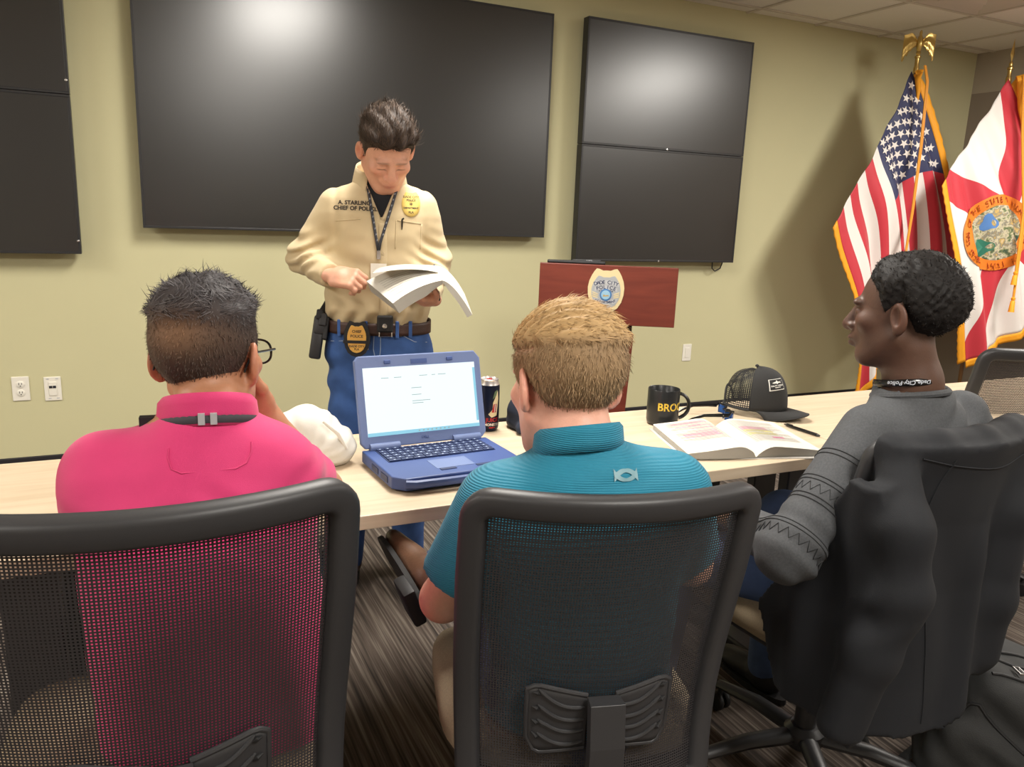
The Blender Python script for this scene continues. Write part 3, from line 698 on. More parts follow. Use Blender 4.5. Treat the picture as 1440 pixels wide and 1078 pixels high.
lb = MB(); pts = [(-.175, -.215), (-.150, -.243), (.150, -.243), (.175, -.215), (.175, .0), (-.175, .0)]
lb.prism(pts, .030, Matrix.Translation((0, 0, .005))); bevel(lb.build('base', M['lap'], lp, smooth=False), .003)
for s in (-1, 1):
    for yy in (-.20, -.03): MB().lathe([(.012, 0), (.012, .005)], 12, c=(s*.13, yy, 0)).build('foot', M['black_matte'], lp)
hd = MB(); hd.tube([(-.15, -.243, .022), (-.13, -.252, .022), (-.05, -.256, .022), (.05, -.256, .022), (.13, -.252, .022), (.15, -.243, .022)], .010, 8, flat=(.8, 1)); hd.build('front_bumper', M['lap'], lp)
MB().box(.03, .12, -.2585, -.256, .018, .026).build('latch', M['black_matte'], lp, smooth=False)
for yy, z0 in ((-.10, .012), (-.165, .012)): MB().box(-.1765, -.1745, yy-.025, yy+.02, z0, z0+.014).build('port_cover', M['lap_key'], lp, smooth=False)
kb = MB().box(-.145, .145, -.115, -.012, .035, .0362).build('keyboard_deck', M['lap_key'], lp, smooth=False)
kp = None
rows = [(14, -.019, .012), (14, -.037, .017), (14, -.056, .017), (13, -.075, .017), (12, -.094, .017), (9, -.110, .012)]
for n, yy, hh in rows:
    w = .286/n
    for i in range(n):
        x = -.143+w*(i+.5)
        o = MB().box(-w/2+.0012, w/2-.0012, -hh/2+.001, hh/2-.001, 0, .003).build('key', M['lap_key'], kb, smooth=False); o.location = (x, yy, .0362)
        lg = MB().box(-.003, .0015, -.001, .003, .0030, .0033).build('legend', M['lap_legend'], kb, smooth=False); lg.location = (x, yy, .0362)
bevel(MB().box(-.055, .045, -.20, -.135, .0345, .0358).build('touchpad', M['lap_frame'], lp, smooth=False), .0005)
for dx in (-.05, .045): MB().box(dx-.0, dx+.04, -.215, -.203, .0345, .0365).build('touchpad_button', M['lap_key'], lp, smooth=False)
ML = Matrix.Translation((0, -.004, .038)) @ Matrix.Rotation(-math.radians(15.5), 4, 'X')     # lid frame: x, z up the lid, -y faces the user
lid = MB(); w, h = .176, .236
oc = [(-w+.012, 0), (w-.012, 0), (w, .014), (w, h-.02), (w-.016, h), (-w+.010, h), (-w, h-.012), (-w, .014)]
V = [(x, 0, z) for x, z in oc]+[(x, .016, z) for x, z in oc]; n = 8
lid.add([ML @ Vector(v) for v in V], [tuple(range(n)), tuple(range(2*n-1, n-1, -1))]+[(k, n+k, n+(k+1) % n, (k+1) % n) for k in range(n)])
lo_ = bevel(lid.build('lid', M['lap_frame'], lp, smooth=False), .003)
MB().box(-.157, .157, -.0012, .0006, .030, .205, M=ML).build('lit_display', M['lcd'], lo_, smooth=False)
MB().box(.150, .1565, -.0022, -.0010, .046, .190, M=ML).build('scroll_bar', M['lcd_bar'], lo_, smooth=False)
MB().box(-.157, .157, -.0020, -.0010, .030, .039, M=ML).build('task_bar', M['lcd_bar'], lo_, smooth=False)
ink = MB()
for x, z, l in ((-.11, .176, .02), (-.075, .176, .02), (-.005, .177, .022), (.030, .177, .01), (.048, .177, .022), (-.03, .146, .028), (-.03, .128, .026), (-.03, .112, .05), (-.03, .106, .03)):
    ink.box(x, x+l, -.0022, -.0012, z, z+.0016, M=ML)
for k in range(8): ink.box(-.02+.012*k, -.016+.012*k, -.0026, -.0021, .033, .0365, M=ML)
ink.build('screen_text', M['lcd_ink'], lo_, smooth=False)
text('lettering', 'DELL', .010, M['lap'], ML @ frame((-.002, -.0006, .016), (0, -1, 0)), lo_)
for x in (-.09, .085): bevel(MB().box(x-.009, x+.009, -.004, 0, .213, .223, M=ML).build('lid_bumper', M['lap'], lo_, smooth=False), .002)
MB().box(-.025, .02, -.0015, 0, .210, .222, M=ML).build('camera_bar', M['lap'], lo_, smooth=False)
for x in (-.115, .115):
    hg = MB(); hg.tube([(x-.04, -.003, .040), (x+.04, -.003, .040)], .011, 12); hg.build('hinge', M['lap_frame'], lp)

# ---- energy drink can
M['can_navy'] = mat('can_navy', srgb(26, 32, 52), .3, .6); M['can_alu'] = mat('can_aluminium', srgb(225, 220, 218), .3, .8)
M['can_red'] = mat('can_red', srgb(170, 40, 44), .35, .4); M['can_cream'] = mat('can_cream', srgb(215, 200, 160), .4, .2); M['can_green'] = mat('can_green', srgb(90, 110, 80), .4, .2)
cn = empty('energy_drink_can', (.927, 2.085, TZ), math.radians(-24)); tag(cn, 'tall dark energy drink can with a red tab beside the laptop', 'can')
MB().lathe([(.024, 0), (.027, .002), (.0305, .009), (.0315, .014), (.0315, .134), (.030, .140)], 40).build('body', M['can_navy'], cn)
MB().lathe([(.030, .140), (.0265, .150), (.0265, .154), (.0275, .156), (.026, .157), (.0245, .153), (.001, .153)], 40).build('rim', M['can_alu'], cn)
bevel(MB().box(-.008, .008, -.016, .006, .154, .1565).build('pull_tab', M['can_red'], cn, smooth=False), .001)
def on_can(p, r=.0319): a = p[0]/r; return Vector((r*math.sin(a), -r*math.cos(a), p[1]))
def can_patch(name, poly, mt, r):
    c = (sum(p[0] for p in poly)/len(poly), sum(p[1] for p in poly)/len(poly)); P = []
    for i in range(len(poly)):
        a, b = poly[i], poly[(i+1) % len(poly)]
        for k in range(3): P.append((a[0]+(b[0]-a[0])*k/3, a[1]+(b[1]-a[1])*k/3))
    n = len(P); V = [on_can(c, r)]+[on_can(((p[0]+c[0])/2, (p[1]+c[1])/2), r) for p in P]+[on_can(p, r) for p in P]
    F = [(0, 1+k, 1+(k+1) % n) for k in range(n)]+[(1+k, n+1+k, n+1+(k+1) % n, 1+(k+1) % n) for k in range(n)]
    mesh(name, V, F, mt, cn)
can_patch('artwork', [(.0, .055), (.012, .062), (.014, .09), (.030, .125), (.034, .10), (.028, .05), (.01, .045)], M['can_cream'], .0318)
can_patch('artwork', [(.012, .10), (.018, .122), (.028, .128), (.024, .11)], M['can_green'], .0320)
can_patch('artwork', [(.010, .060), (.016, .085), (.028, .085), (.026, .06)], M['can_red'], .0321)
can_patch('claw_logo', [(.018, .062), (.0195, .084), (.0215, .084), (.0205, .060)], M['can_alu'], .0324); can_patch('claw_logo', [(.023, .062), (.0235, .084), (.0255, .084), (.025, .062)], M['can_alu'], .0324)
for tx, sz, zz, mt in (('JUICE', .0165, .037, M['can_red']), ('MONSTER', .0105, .023, M['can_alu']), ('ENERGY', .005, .014, M['can_red'])):
    V, F = text_mesh(tx, sz, .0, .0004); mesh('lettering', [on_can((v.x+.013, zz+v.y), .0324) for v in V], F, mt, cn, smooth=False)

# ---- coffee mug
M['mug'] = mat('black_satin_ceramic', srgb(26, 28, 30), .32); M['yellow'] = mat('yellow_print', srgb(226, 190, 60), .5); M['coffee'] = mat('coffee', srgb(28, 18, 12), .1)
mg = empty('coffee_mug', (1.485, 1.985, TZ)); mg.scale = (1.1, 1.1, 1.12); tag(mg, 'black coffee mug with yellow lettering beside the sunglasses', 'mug')
MB().lathe([(.020, 0.0), (.036, 0), (.043, .005), (.0455, .014), (.0455, .100), (.0445, .1025), (.0425, .100), (.0425, .012), (.036, .007), (.001, .007)], 48, cap=False).build('body', M['mug'], mg)
MB().lathe([(.042, 0), (.042, .0005), (.001, .0006)], 32, c=(0, 0, .062)).build('coffee', M['coffee'], mg)
hn = MB(); hdir = Vector((.93, -.36, 0)).normalized(); hp = []
for k in range(15):
    a = -1.35+2.7*k/14; hp.append(hdir*(.040+.036*math.cos(a))+Vector((0, 0, .053+.036*math.sin(a))))
hn.tube(hp, .0062, 10, flat=(1.25, .8)).build('handle', M['mug'], mg)
V, F = text_mesh('BROOK', .030, .0, .0006); r = .0459
fd = math.atan2(-.18, -.55)               # lettering azimuth on the mug
mesh('lettering', [Vector((r*math.cos(-1.93+v.x/r+.52), r*math.sin(-1.93+v.x/r+.52), .056+v.y)) for v in V], F, M['yellow'], mg, smooth=False)

# ---- sunglasses
M['gloss_black'] = mat('gloss_black_frame', srgb(18, 18, 20), .2); M['blue_lens'] = mat('mirrored_blue_lens', srgb(40, 84, 160), .12, .7)
sg = empty('sunglasses', (1.71, 1.965, TZ), 0); tag(sg, 'black sunglasses with blue mirrored lenses between mug and cap', 'sunglasses')
D_ = Vector((-.92, .39, 0)).normalized(); S_ = Vector((.39, .92, 0)).normalized()   # temples run D_, frame spans S_
def sgp(a, b, z): return D_*a+S_*b+Vector((0, 0, z))
for s, b0 in ((-1, -.068), (1, .068)):
    t_ = MB(); t_.tube([sgp(.0, b0, .032), sgp(.03, b0*1.02, .032), sgp(.08, b0*.98, .029), sgp(.115, b0*.92, .016), sgp(.135, b0*.85, .004)], [.0065, .006, .005, .0045, .003], 8, flat=(.55, 1.0)); t_.build('temple', M['gloss_black'], sg)
    ln = MB(); ln.grid(lambda a, b: sgp(-.012-.010*math.cos((a-.5)*2)*1.0+.012*abs(2*a-1)**2, s*(.010+.056*a), .006+.034*b*(1-.25*(1-a))-.004*(1-b)*math.cos(a*3)), 12, 6)
    solid(ln.build('lens', M['blue_lens'], sg, fix=False), .002, 0)
    rm = MB(); rm.tube([sgp(-.012-.010*math.cos((a-.5)*2)+.012*abs(2*a-1)**2, s*(.010+.056*a), .041-.008*(1-a)) for a in np.linspace(0, 1, 8)]+[sgp(.0, s*.068, .032)], .0035, 8); rm.build('brow_bar', M['gloss_black'], sg)
    MB().lathe([(.002, 0), (.002, .002)], 8, M=frame(sgp(.02, b0+s*.004, .032), S_*s)).build('rivet', M['steel'], sg)
br = MB(); br.tube([sgp(-.018, -.012, .031), sgp(-.022, 0, .033), sgp(-.018, .012, .031)], .0035, 8); br.build('bridge', M['gloss_black'], sg)

# ---- trucker cap
M['cap_cloth'] = mat('charcoal_cap_cloth', srgb(38, 38, 38), .85, noise=.08, nscale=200, bump=.2, bscale=600)
M['cap_mesh'] = mat('black_cap_mesh', srgb(22, 22, 23), .7); M['patch_white'] = mat('patch_white', srgb(222, 220, 214), .7)
cp = empty('baseball_cap', (1.880, 2.012, TZ+.008), math.radians(-60)); tag(cp, 'dark trucker cap with a white fish patch on the table', 'cap')
# local: +X towards the brim
def crown(th, ph):                        # th azimuth, ph 0 (rim) .. 1 (top)
    a = ph*PI/2; r = math.cos(a)**.62; fr = max(0, math.cos(th)); hgt = .128+.012*fr
    return Vector(((.100*r+.012*fr*(1-ph))*math.cos(th), .078*r*math.sin(th), .014+hgt*math.sin(a)**(.95-.25*fr)))
g = MB(); g.grid(lambda a, b: crown(-1.45+2.9*a, b), 32, 20); o = g.build('front_panel', M['cap_cloth'], cp, fix=False); solid(o, .003, 0)
V = []; F = []
nu, nv = 46, 30
for j in range(nv):
    for i in range(nu):
        b0 = len(V); a0, a1 = 1.45+(2*PI-2.9)*i/nu, 1.45+(2*PI-2.9)*(i+1)/nu; p0, p1 = j/nv*.97, (j+1)/nv*.97
        if abs((a0+a1)/2-PI) < .55 and p0 < .30: continue           # strap opening
        am, pm = (a0+a1)/2, (p0+p1)/2; da, dp = (a1-a0)*.29, (p1-p0)*.29
        V += [crown(a0, p0), crown(a1, p0), crown(a1, p1), crown(a0, p1), crown(am-da, pm-dp), crown(am+da, pm-dp), crown(am+da, pm+dp), crown(am-da, pm+dp)]
        F += [(b0+k, b0+(k+1) % 4, b0+4+(k+1) % 4, b0+4+k) for k in range(4)]
mesh('mesh_back', V, np.array(F), M['cap_mesh'], cp)
sm = MB(); sm.tube([crown(t, .01) for t in np.linspace(1.45, 2*PI-1.45, 30)], .0045, 6); sm.tube([crown(PI-.55+1.1*q/12, .30*math.sin(PI*q/12)**.5+.01) for q in range(13)], .004, 6)
for t in (-1.45, 1.45, PI-.8, PI+.8): sm.tube([crown(t, b) for b in np.linspace(0.02, 1, 12)], .0022, 6)
sm.build('seams', M['cap_cloth'], cp)
MB().lathe([(.006, -.002), (.006, .003), (.002, .006)], 12, c=crown(0, 1)).build('button', M['cap_cloth'], cp)
def brim(a, b):
    th = -1.25+2.5*a; base = crown(th, .02); ext = .072*b*math.cos(th*.92)**.8 if abs(th) < 1.6 else 0
    y = base.y*(1+.10*b); return Vector((base.x+ext, y, .016+.012*b*(1-(y/.08)**2)-.010*(y/.08)**2*b*1.2-.012*b*b))
g = MB(); g.grid(brim, 26, 10); o = g.build('brim', M['cap_cloth'], cp, fix=False); solid(o, .004, 0)
bt = MB(); bt.tube([brim(a, 1.0) for a in np.linspace(0, 1, 24)], .003, 6); bt.build('brim_edge', M['cap_cloth'], o)
def on_crown(x, y, lift): th = x/.098; ph = .40+y/.135*.62; return crown(th, ph)+(crown(th, ph)-Vector((0, 0, .04))).normalized()*lift
TH0 = -.55
g = MB(); g.grid(lambda a, b: on_crown(TH0*.098+(a-.5)*.062, (b-.5)*.050, .0035), 10, 8); po = g.build('patch', M['patch_white'], cp, fix=False)
g = MB(); g.grid(lambda a, b: on_crown(TH0*.098+(a-.5)*.056, (b-.5)*.044, .0046), 10, 8); g.build('patch_field', M['cap_cloth'], po, fix=False)
fish = [(-.020, .006), (-.012, .009), (-.004, .011), (.0, .017), (.003, .011), (.010, .009), (.020, .0105), (.013, .0065), (.020, .002), (.010, .004), (.003, .003), (.001, -.001), (-.004, .003), (-.014, .003)]
mesh('fish_logo', [on_crown(TH0*.098+x, y, .0056) for x, y in fish], [tuple(range(len(fish)))], M['patch_white'], po, smooth=False)
for tx, sz, yy in (('SALTY CREW', .0085, -.0075), ('FISHING CO', .004, -.0145)):
    V, F = text_mesh(tx, sz, 0, .0003); mesh('lettering', [on_crown(TH0*.098+v.x, yy+v.y, .0056) for v in V], F, M['patch_white'], po, smooth=False)

# ---- pen
pn = empty('ballpoint_pen', (1.862, 1.768, TZ+.0055), 0); tag(pn, 'black ballpoint pen lying in front of the cap', 'pen')
pa, pb = Vector((-.003, .072, 0)), Vector((.003, -.072, 0)); dd = (pb-pa)
MB().tube([pa, pa+dd*.06, pa+dd*.08, pa+dd*.62, pa+dd*.92], [.002, .003, .0048, .0052, .0050], 12).build('barrel', M['gloss_black'], pn)
MB().tube([pa+dd*.92, pa+dd*.985, pb], [.0048, .003, .001], 12).build('tip', M['black_plastic'], pn)
MB().tube([pa+dd*.02+Vector((0, 0, .005)), pa+dd*.25+Vector((0, 0, .0065))], .0014, 6).build('clip', M['steel'], pn)

# ---- open books
M['paper'] = mat('book_paper', srgb(214, 210, 200), .8); M['page_edge'] = mat('page_edges', srgb(230, 225, 213), .8, bump=.8, bscale=900, wave='Z')
M['cover'] = mat('white_book_cover', srgb(225, 222, 215), .5); M['ink'] = mat('grey_text', srgb(120, 117, 114), .8)
M['hl_pink'] = mat('pink_highlighter', srgb(222, 130, 165), .8); M['hl_yel'] = mat('yellow_highlighter', srgb(216, 206, 90), .8)
bk = empty('open_book', (1.562, 1.735, TZ), math.radians(-17)); tag(bk, 'thick open book with pink and yellow highlighting on the table', 'book')
BW, BL = .205, .30                         # page width, spine length (local Y)
def page_z(s):                            # s -1..1 across the spread
    q = abs(s); return .004+.030*(math.sin(min(1, q*3.2)*PI/2)**.8)*(1-.62*max(0, q-.15)**1.1)+(.006*(1-q) if s < 0 else .0)
def page(s, t, lift=0.0): return Vector((s*BW*(1-.02*abs(s)), (t-.5)*BL+.012*math.sin(s*2.2), page_z(s)+lift))
for sgn, nm in ((-1, 'left_pages'), (1, 'right_pages')):
    g = MB(); nu, nt_ = 24, 10
    top = [[page(sgn*i/nu, j/nt_) for i in range(nu+1)] for j in range(nt_+1)]
    V = [p for r_ in top for p in r_]+[Vector((p.x*(1 if i else 1), p.y, .0032)) for r_ in top for i, p in enumerate(r_)]
    n1 = nu+1; off2 = len(V)//2; F = []; mi = []
    for j in range(nt_):
        for i in range(nu): F.append((j*n1+i, j*n1+i+1, (j+1)*n1+i+1, (j+1)*n1+i)); mi.append(0)
    for j in range(nt_): F.append((j*n1+nu, off2+j*n1+nu, off2+(j+1)*n1+nu, (j+1)*n1+nu)); mi.append(1)
    for jj in (0, nt_):
        for i in range(nu): F.append((jj*n1+i, jj*n1+i+1, off2+jj*n1+i+1, off2+jj*n1+i)); mi.append(1)
    o = mesh(nm, V, F, [M['paper'], M['page_edge']], bk, mi=mi); fixn(o); o.data.set_sharp_from_angle(angle=.7)
    ink = MB(); hp = MB(); hy = MB(); rr = random.Random(3+sgn)
    def strip(m, s0, s1, t, hgt, lift):
        n = 8; m.add([page(sgn*(s0+(s1-s0)*i/n), t, lift) for i in range(n+1)]+[page(sgn*(s0+(s1-s0)*i/n), t+hgt, lift) for i in range(n+1)], [(i, i+1, n+2+i, n+1+i) for i in range(n)])
    for k in range(34):
        t = .07+.026*k
        if (sgn < 0 and t < .33) or (sgn > 0 and t < .22): continue
        strip(ink, .16, .86 if rr.random() < .8 else .45+.3*rr.random(), t, .006, .0006)
        if sgn < 0 and .42 < t < .92 and rr.random() < .72: strip(hp, .22+.2*rr.random()*(rr.random() < .3), .78 if rr.random() < .7 else .55, t-.004, .016, .0003)
        if sgn > 0 and .60 < t < .76 and rr.random() < .8: strip(hp, .2, .62, t-.004, .016, .0003)
        if sgn > 0 and .42 < t < .60 and rr.random() < .8: strip(hy, .2, .66, t-.004, .016, .0003)
    if sgn > 0: strip(hp, .5, .68, .32, .05, .0003)
    ink.build('text_lines', M['ink'], o, smooth=False, fix=False); hp.build('pink_highlight', M['hl_pink'], o, smooth=False, fix=False)
    if hy.V: hy.build('yellow_highlight', M['hl_yel'], o, smooth=False, fix=False)
cv = MB(); cv.grid(lambda a, b: Vector(((a-.5)*2*(BW+.004), (b-.5)*(BL+.008), .0006)), 12, 3); solid(cv.build('cover', M['cover'], bk, fix=False), .0012, 1)

# ================================================================ SCULPTING TOOLKIT: smooth blended solids -> surface mesh
f32 = np.float32
def A(*v): return np.array(v, dtype=f32)
def smin(a, b, k):
    h = np.clip(.5+.5*(b-a)/k, 0, 1); return b*(1-h)+a*h-k*h*(1-h)
def smax(a, b, k): return -smin(-a, -b, k)
def sstep(a, b, x): t = np.clip((x-a)/(b-a), 0, 1); return t*t*(3-2*t)
def cap(P, a, b, ra, rb=None):
    rb = ra if rb is None else rb; a = np.asarray(a, f32); b = np.asarray(b, f32); d = b-a
    t = np.clip(((P-a)@d)/max(1e-9, float(d@d)), 0, 1); q = P-a-t[:, None]*d
    return np.sqrt((q*q).sum(1))-(ra+(rb-ra)*t)
def ell(P, c, r, R=None):
    q = P-np.asarray(c, f32)
    if R is not None: q = q@np.asarray(R, f32)
    r = np.asarray(r, f32); k0 = np.sqrt(((q/r)**2).sum(1)); k1 = np.sqrt(((q/(r*r))**2).sum(1))+1e-9
    return k0*(k0-1)/k1
def rbox(P, c, h, r, R=None):
    q = P-np.asarray(c, f32)
    if R is not None: q = q@np.asarray(R, f32)
    q = np.abs(q)-(np.asarray(h, f32)-r); return np.sqrt((np.maximum(q, 0)**2).sum(1))+np.minimum(q.max(1), 0)-r
def loft(P, S, e=2.4):                     # horizontal super-ellipse sections (z, cx, cy, a, b)
    S = np.array(S, f32); z = P[:, 2]
    cx, cy, a, b = [np.interp(z, S[:, 0], S[:, k]) for k in (1, 2, 3, 4)]
    k = (np.abs((P[:, 0]-cx)/a)**e+np.abs((P[:, 1]-cy)/b)**e)**(1/e)
    d = (k-1)*np.minimum(a, b)
    return np.maximum(d, np.maximum(S[0, 0]-z, z-S[-1, 0])).astype(f32)
def chain(P, pts, rad, k=.02):
    d = None
    for i in range(len(pts)-1):
        q = cap(P, pts[i], pts[i+1], rad[i], rad[i+1]); d = q if d is None else smin(d, q, k)
    return d
def wrinkle(P, seed, freq, stretch=(1, 1, 1), n=4):
    r = np.random.default_rng(seed); Q = P*np.asarray(stretch, f32); w = np.zeros(len(P), f32)
    for i in range(n):
        kd = r.normal(size=3); kd = (kd/np.linalg.norm(kd)*freq*(.7+.6*r.random())).astype(f32); k2 = (r.normal(size=3)*freq*.35).astype(f32)
        w += np.sin(Q@kd+1.6*np.sin(Q@k2+r.random()*6)+r.random()*6)
    return w/n
def rot(yaw=0, pitch=0, roll=0):           # columns = local axes; yaw turns +Y to +X, pitch tips the face down
    y, p, r = [math.radians(q) for q in (yaw, pitch, roll)]
    Rz = np.array([[math.cos(y), math.sin(y), 0], [-math.sin(y), math.cos(y), 0], [0, 0, 1]])
    Rx = np.array([[1, 0, 0], [0, math.cos(p), math.sin(p)], [0, -math.sin(p), math.cos(p)]])
    Ry = np.array([[math.cos(r), 0, math.sin(r)], [0, 1, 0], [-math.sin(r), 0, math.cos(r)]])
    return (Rz@Rx@Ry).astype(f32)
def nets(fn, lo, hi, h):
    lo = np.asarray(lo, float); n = np.ceil((np.asarray(hi, float)-lo)/h).astype(int)+1
    xs, ys, zs = [(lo[i]+h*np.arange(n[i])).astype(f32) for i in range(3)]
    D = np.empty(tuple(n), f32); YZ = np.stack(np.meshgrid(ys, zs, indexing='ij'), -1).reshape(-1, 2); m = max(1, int(120000//len(YZ)))
    for i in range(0, n[0], m):
        xx = xs[i:i+m]; P = np.empty((len(xx)*len(YZ), 3), f32); P[:, 0] = np.repeat(xx, len(YZ)); P[:, 1:] = np.tile(YZ, (len(xx), 1))
        D[i:i+m] = fn(P).reshape(len(xx), n[1], n[2])
    S = D < 0
    cs = [(a, b, c) for a in (0, 1) for b in (0, 1) for c in (0, 1)]
    sl = lambda T, c: T[c[0]:T.shape[0]-1+c[0], c[1]:T.shape[1]-1+c[1], c[2]:T.shape[2]-1+c[2]]
    cnt = sum(sl(S, c).astype(np.int8) for c in cs); act = (cnt > 0) & (cnt < 8)
    I = np.argwhere(act); idx = -np.ones(act.shape, np.int64); idx[act] = np.arange(len(I))
    d8 = {c: D[I[:, 0]+c[0], I[:, 1]+c[1], I[:, 2]+c[2]] for c in cs}
    acc = np.zeros((len(I), 3)); num = np.zeros(len(I))
    for ax in range(3):
        for c in cs:
            if c[ax]: continue
            c2 = list(c); c2[ax] = 1; c2 = tuple(c2); a, b = d8[c], d8[c2]; cr = (a < 0) != (b < 0)
            t = np.where(cr, a/np.where(cr, a-b, 1), 0); p = np.tile(np.array(c, float), (len(I), 1)); p[:, ax] += t
            acc[cr] += p[cr]; num[cr] += 1
    V = lo+(I+acc/num[:, None])*h
    F = []
    for ax in range(3):
        s0 = [slice(None)]*3; s1 = [slice(None)]*3; s0[ax] = slice(0, -1); s1[ax] = slice(1, None)
        ch = S[tuple(s0)] != S[tuple(s1)]; E = np.argwhere(ch); u, v = [(1, 2), (2, 0), (0, 1)][ax]
        E = E[(E[:, u] > 0) & (E[:, v] > 0) & (E[:, u] < n[u]-1) & (E[:, v] < n[v]-1)]
        ins = S[E[:, 0], E[:, 1], E[:, 2]]; q = []
        for du, dv in ((-1, -1), (0, -1), (0, 0), (-1, 0)):
            G = E.copy(); G[:, u] += du; G[:, v] += dv; q.append(idx[G[:, 0], G[:, 1], G[:, 2]])
        q = np.stack(q, 1); q[~ins] = q[~ins][:, ::-1]; F.append(q)
    F = np.concatenate(F); F = F[(F >= 0).all(1)]
    return V, F
def grad(fn, V, e=.002):
    V = V.astype(f32); g = np.stack([fn(V+A(*(e if k == i else 0 for k in range(3))))-fn(V-A(*(e if k == i else 0 for k in range(3)))) for i in range(3)], 1)
    return g/(np.linalg.norm(g, axis=1, keepdims=True)+1e-9)
def solidmesh(name, fn, lo, hi, h, mt, parent=None, loc=None, rot_=None):
    V, F = nets(fn, lo, hi, h); return mesh(name, V, F, mt, parent, loc=loc, rot=rot_)
def join_geo(L):
    V = []; F = []; b = 0
    for v, f in L: V.append(v); F.append(f+b); b += len(v)
    return np.concatenate(V), np.concatenate(F)

# ---------------------------------------------------------------- head
def sym(P): Q = P.copy(); Q[:, 0] = np.abs(Q[:, 0]); return Q
def cranium(P): return smin(ell(P, (0, -.014, .036), (.0765, .0985, .088)), ell(P, (0, .030, -.030), (.063, .066, .084)), .03)
def head(P, nose=1.0, lip=1.0, jaw=0.0):
    Q = sym(P); d = cranium(P)
    d = smin(d, ell(P, (0, .064, -.094), (.026+jaw, .026, .020)), .03)
    d = smin(d, cap(Q, A(.054+jaw, .002, -.050), A(.022, .066, -.096), .017, .015), .03)
    d = smin(d, ell(Q, (.042, .064, -.014), (.022, .022, .018)), .02)
    d = smin(d, ell(Q, (.026, .087, .027), (.024, .011, .009)), .014)
    d = smax(d, -ell(Q, (.031, .104, .006), (.017, .016, .011)), .012)
    d = smin(d, ell(Q, (.031, .080, .005), (.0145, .0125, .0105)), .004)
    d = smin(d, cap(P, A(0, .092, .018), A(0, .112, -.0255), .0065, .0112*nose), .010)
    d = smin(d, ell(Q, (.0115*nose, .101, -.028), (.0085, .011, .0075)), .006)
    d = smin(d, ell(P, (0, .088, -.052), (.028, .016, .020)), .014)
    d = smin(d, ell(P, (0, .098, -.0555), (.022, .0095*lip, .0058*lip)), .005)
    d = smin(d, ell(P, (0, .0965, -.0675), (.019, .0095*lip, .0062*lip)), .005)
    d = smax(d, -ell(P, (0, .111, -.0612), (.021, .010, .0012)), .002)
    R = rot(0, 0, 0)
    q = Q-A(.0775, -.012, -.004); ca, sa = math.cos(.38), math.sin(.38)
    e = np.stack([q[:, 0]*ca+q[:, 1]*sa, -q[:, 0]*sa+q[:, 1]*ca, q[:, 2]-.25*q[:, 1]], 1)   # ear tilted off the skull
    ear = ell(e, (.007, -.001, 0), (.0085, .0200, .0330)); ear = smin(ear, ell(e, (.004, .003, -.027), (.007, .010, .011)), .006)
    ear = smax(ear, -ell(e, (.0155, .003, .002), (.0095, .0125, .0215)), .003)
    ear = smin(ear, ell(e, (.005, .014, -.004), (.004, .004, .007)), .004)
    return smin(d, ear, .008)
def hair_zone(P, ys, zs): return (np.interp(P[:, 1], ys, zs)-P[:, 2]).astype(f32)    # < 0 inside the hair
# ---------------------------------------------------------------- hand: wrist at origin, +Y fingers, +X thumb side, +Z back of the hand
def hand_fn(o, fwd, back, thumb, curls, spread=0.0, tpose=None, s=1.0):
    y = np.asarray(fwd, float); y /= np.linalg.norm(y); z = np.asarray(back, float); z -= y*(z@y); z /= np.linalg.norm(z)
    x = np.cross(y, z); x = x if x@np.asarray(thumb, float) > 0 else -x
    Rm = np.stack([x, y, z], 1).astype(f32); o = np.asarray(o, f32)
    tp = tpose or [(.024, .012, -.004), (.046, .038, -.012), (.052, .066, -.020), (.046, .090, -.026)]
    fs = []
    for i, (x0, L) in enumerate(((.031, .072), (.0105, .080), (-.0105, .074), (-.030, .058))):
        p = np.array([x0, .088-.004*abs(i-1), .001]); a = 0; pts = [p]; dx = spread*(1.2-i*.8)
        for c, l in zip(curls[i], (.46, .30, .24)):
            a += math.radians(c); p = p+np.array([dx, math.cos(a), -math.sin(a)])*(L*l); pts.append(p)
        fs.append(pts)
    def f(P):
        Q = ((P-o)@Rm)/s
        d = rbox(Q, (0, .048, 0), (.041, .046, .0135), .0125)
        d = smin(d, cap(Q, A(0, -.03, 0), A(0, .03, 0), .024, .027)*1.0, .02)
        d = smin(d, ell(Q, (.024, .030, -.008), (.018, .030, .014)), .015)
        for pts in fs: d = smin(d, chain(Q, pts, (.0098, .0092, .0086, .0075), .004), .006)
        d = smin(d, chain(Q, tp, (.0135, .0115, .0105, .0085), .004), .008)
        return d*s
    return f
# ---------------------------------------------------------------- hair strands: thin tapered blades rooted on the hair mass
def strands(V, N, n, length, comb, width, seed, curl=0.0, lift=.5):
    r = np.random.default_rng(seed); i = r.integers(0, len(V), n); p = V[i]+r.normal(size=(n, 3))*.0012; nn = N[i]
    c = comb(p, nn); c = c-nn*(c*nn).sum(1, keepdims=True); c /= np.linalg.norm(c, axis=1, keepdims=True)+1e-9
    L = (length(p) if callable(length) else np.full(n, length))*(.6+.8*r.random(n)); L = L[:, None]
    c = c+r.normal(size=(n, 3))*.28; w = np.cross(c, nn); w /= np.linalg.norm(w, axis=1, keepdims=True)+1e-9
    cv = r.normal(size=(n, 3))*curl
    a = p-nn*.002; b = p+nn*L*lift*.55+c*L*.5+cv*L*.5; e = p+nn*L*lift*.6+c*L*1.05-nn*L*.12+cv*L
    W = width*(.7+.6*r.random(n))[:, None]
    X = np.stack([a-w*W, a+w*W, b-w*W*.8, b+w*W*.8, e], 1).reshape(-1, 3)
    k = np.arange(n)[:, None]*5
    T = np.concatenate([k+[0, 1, 3], k+[0, 3, 2], k+[2, 3, 4]], 0)
    return X, T
def mix(a, b, t): return a*(1-t)[:, None]+b*t[:, None]
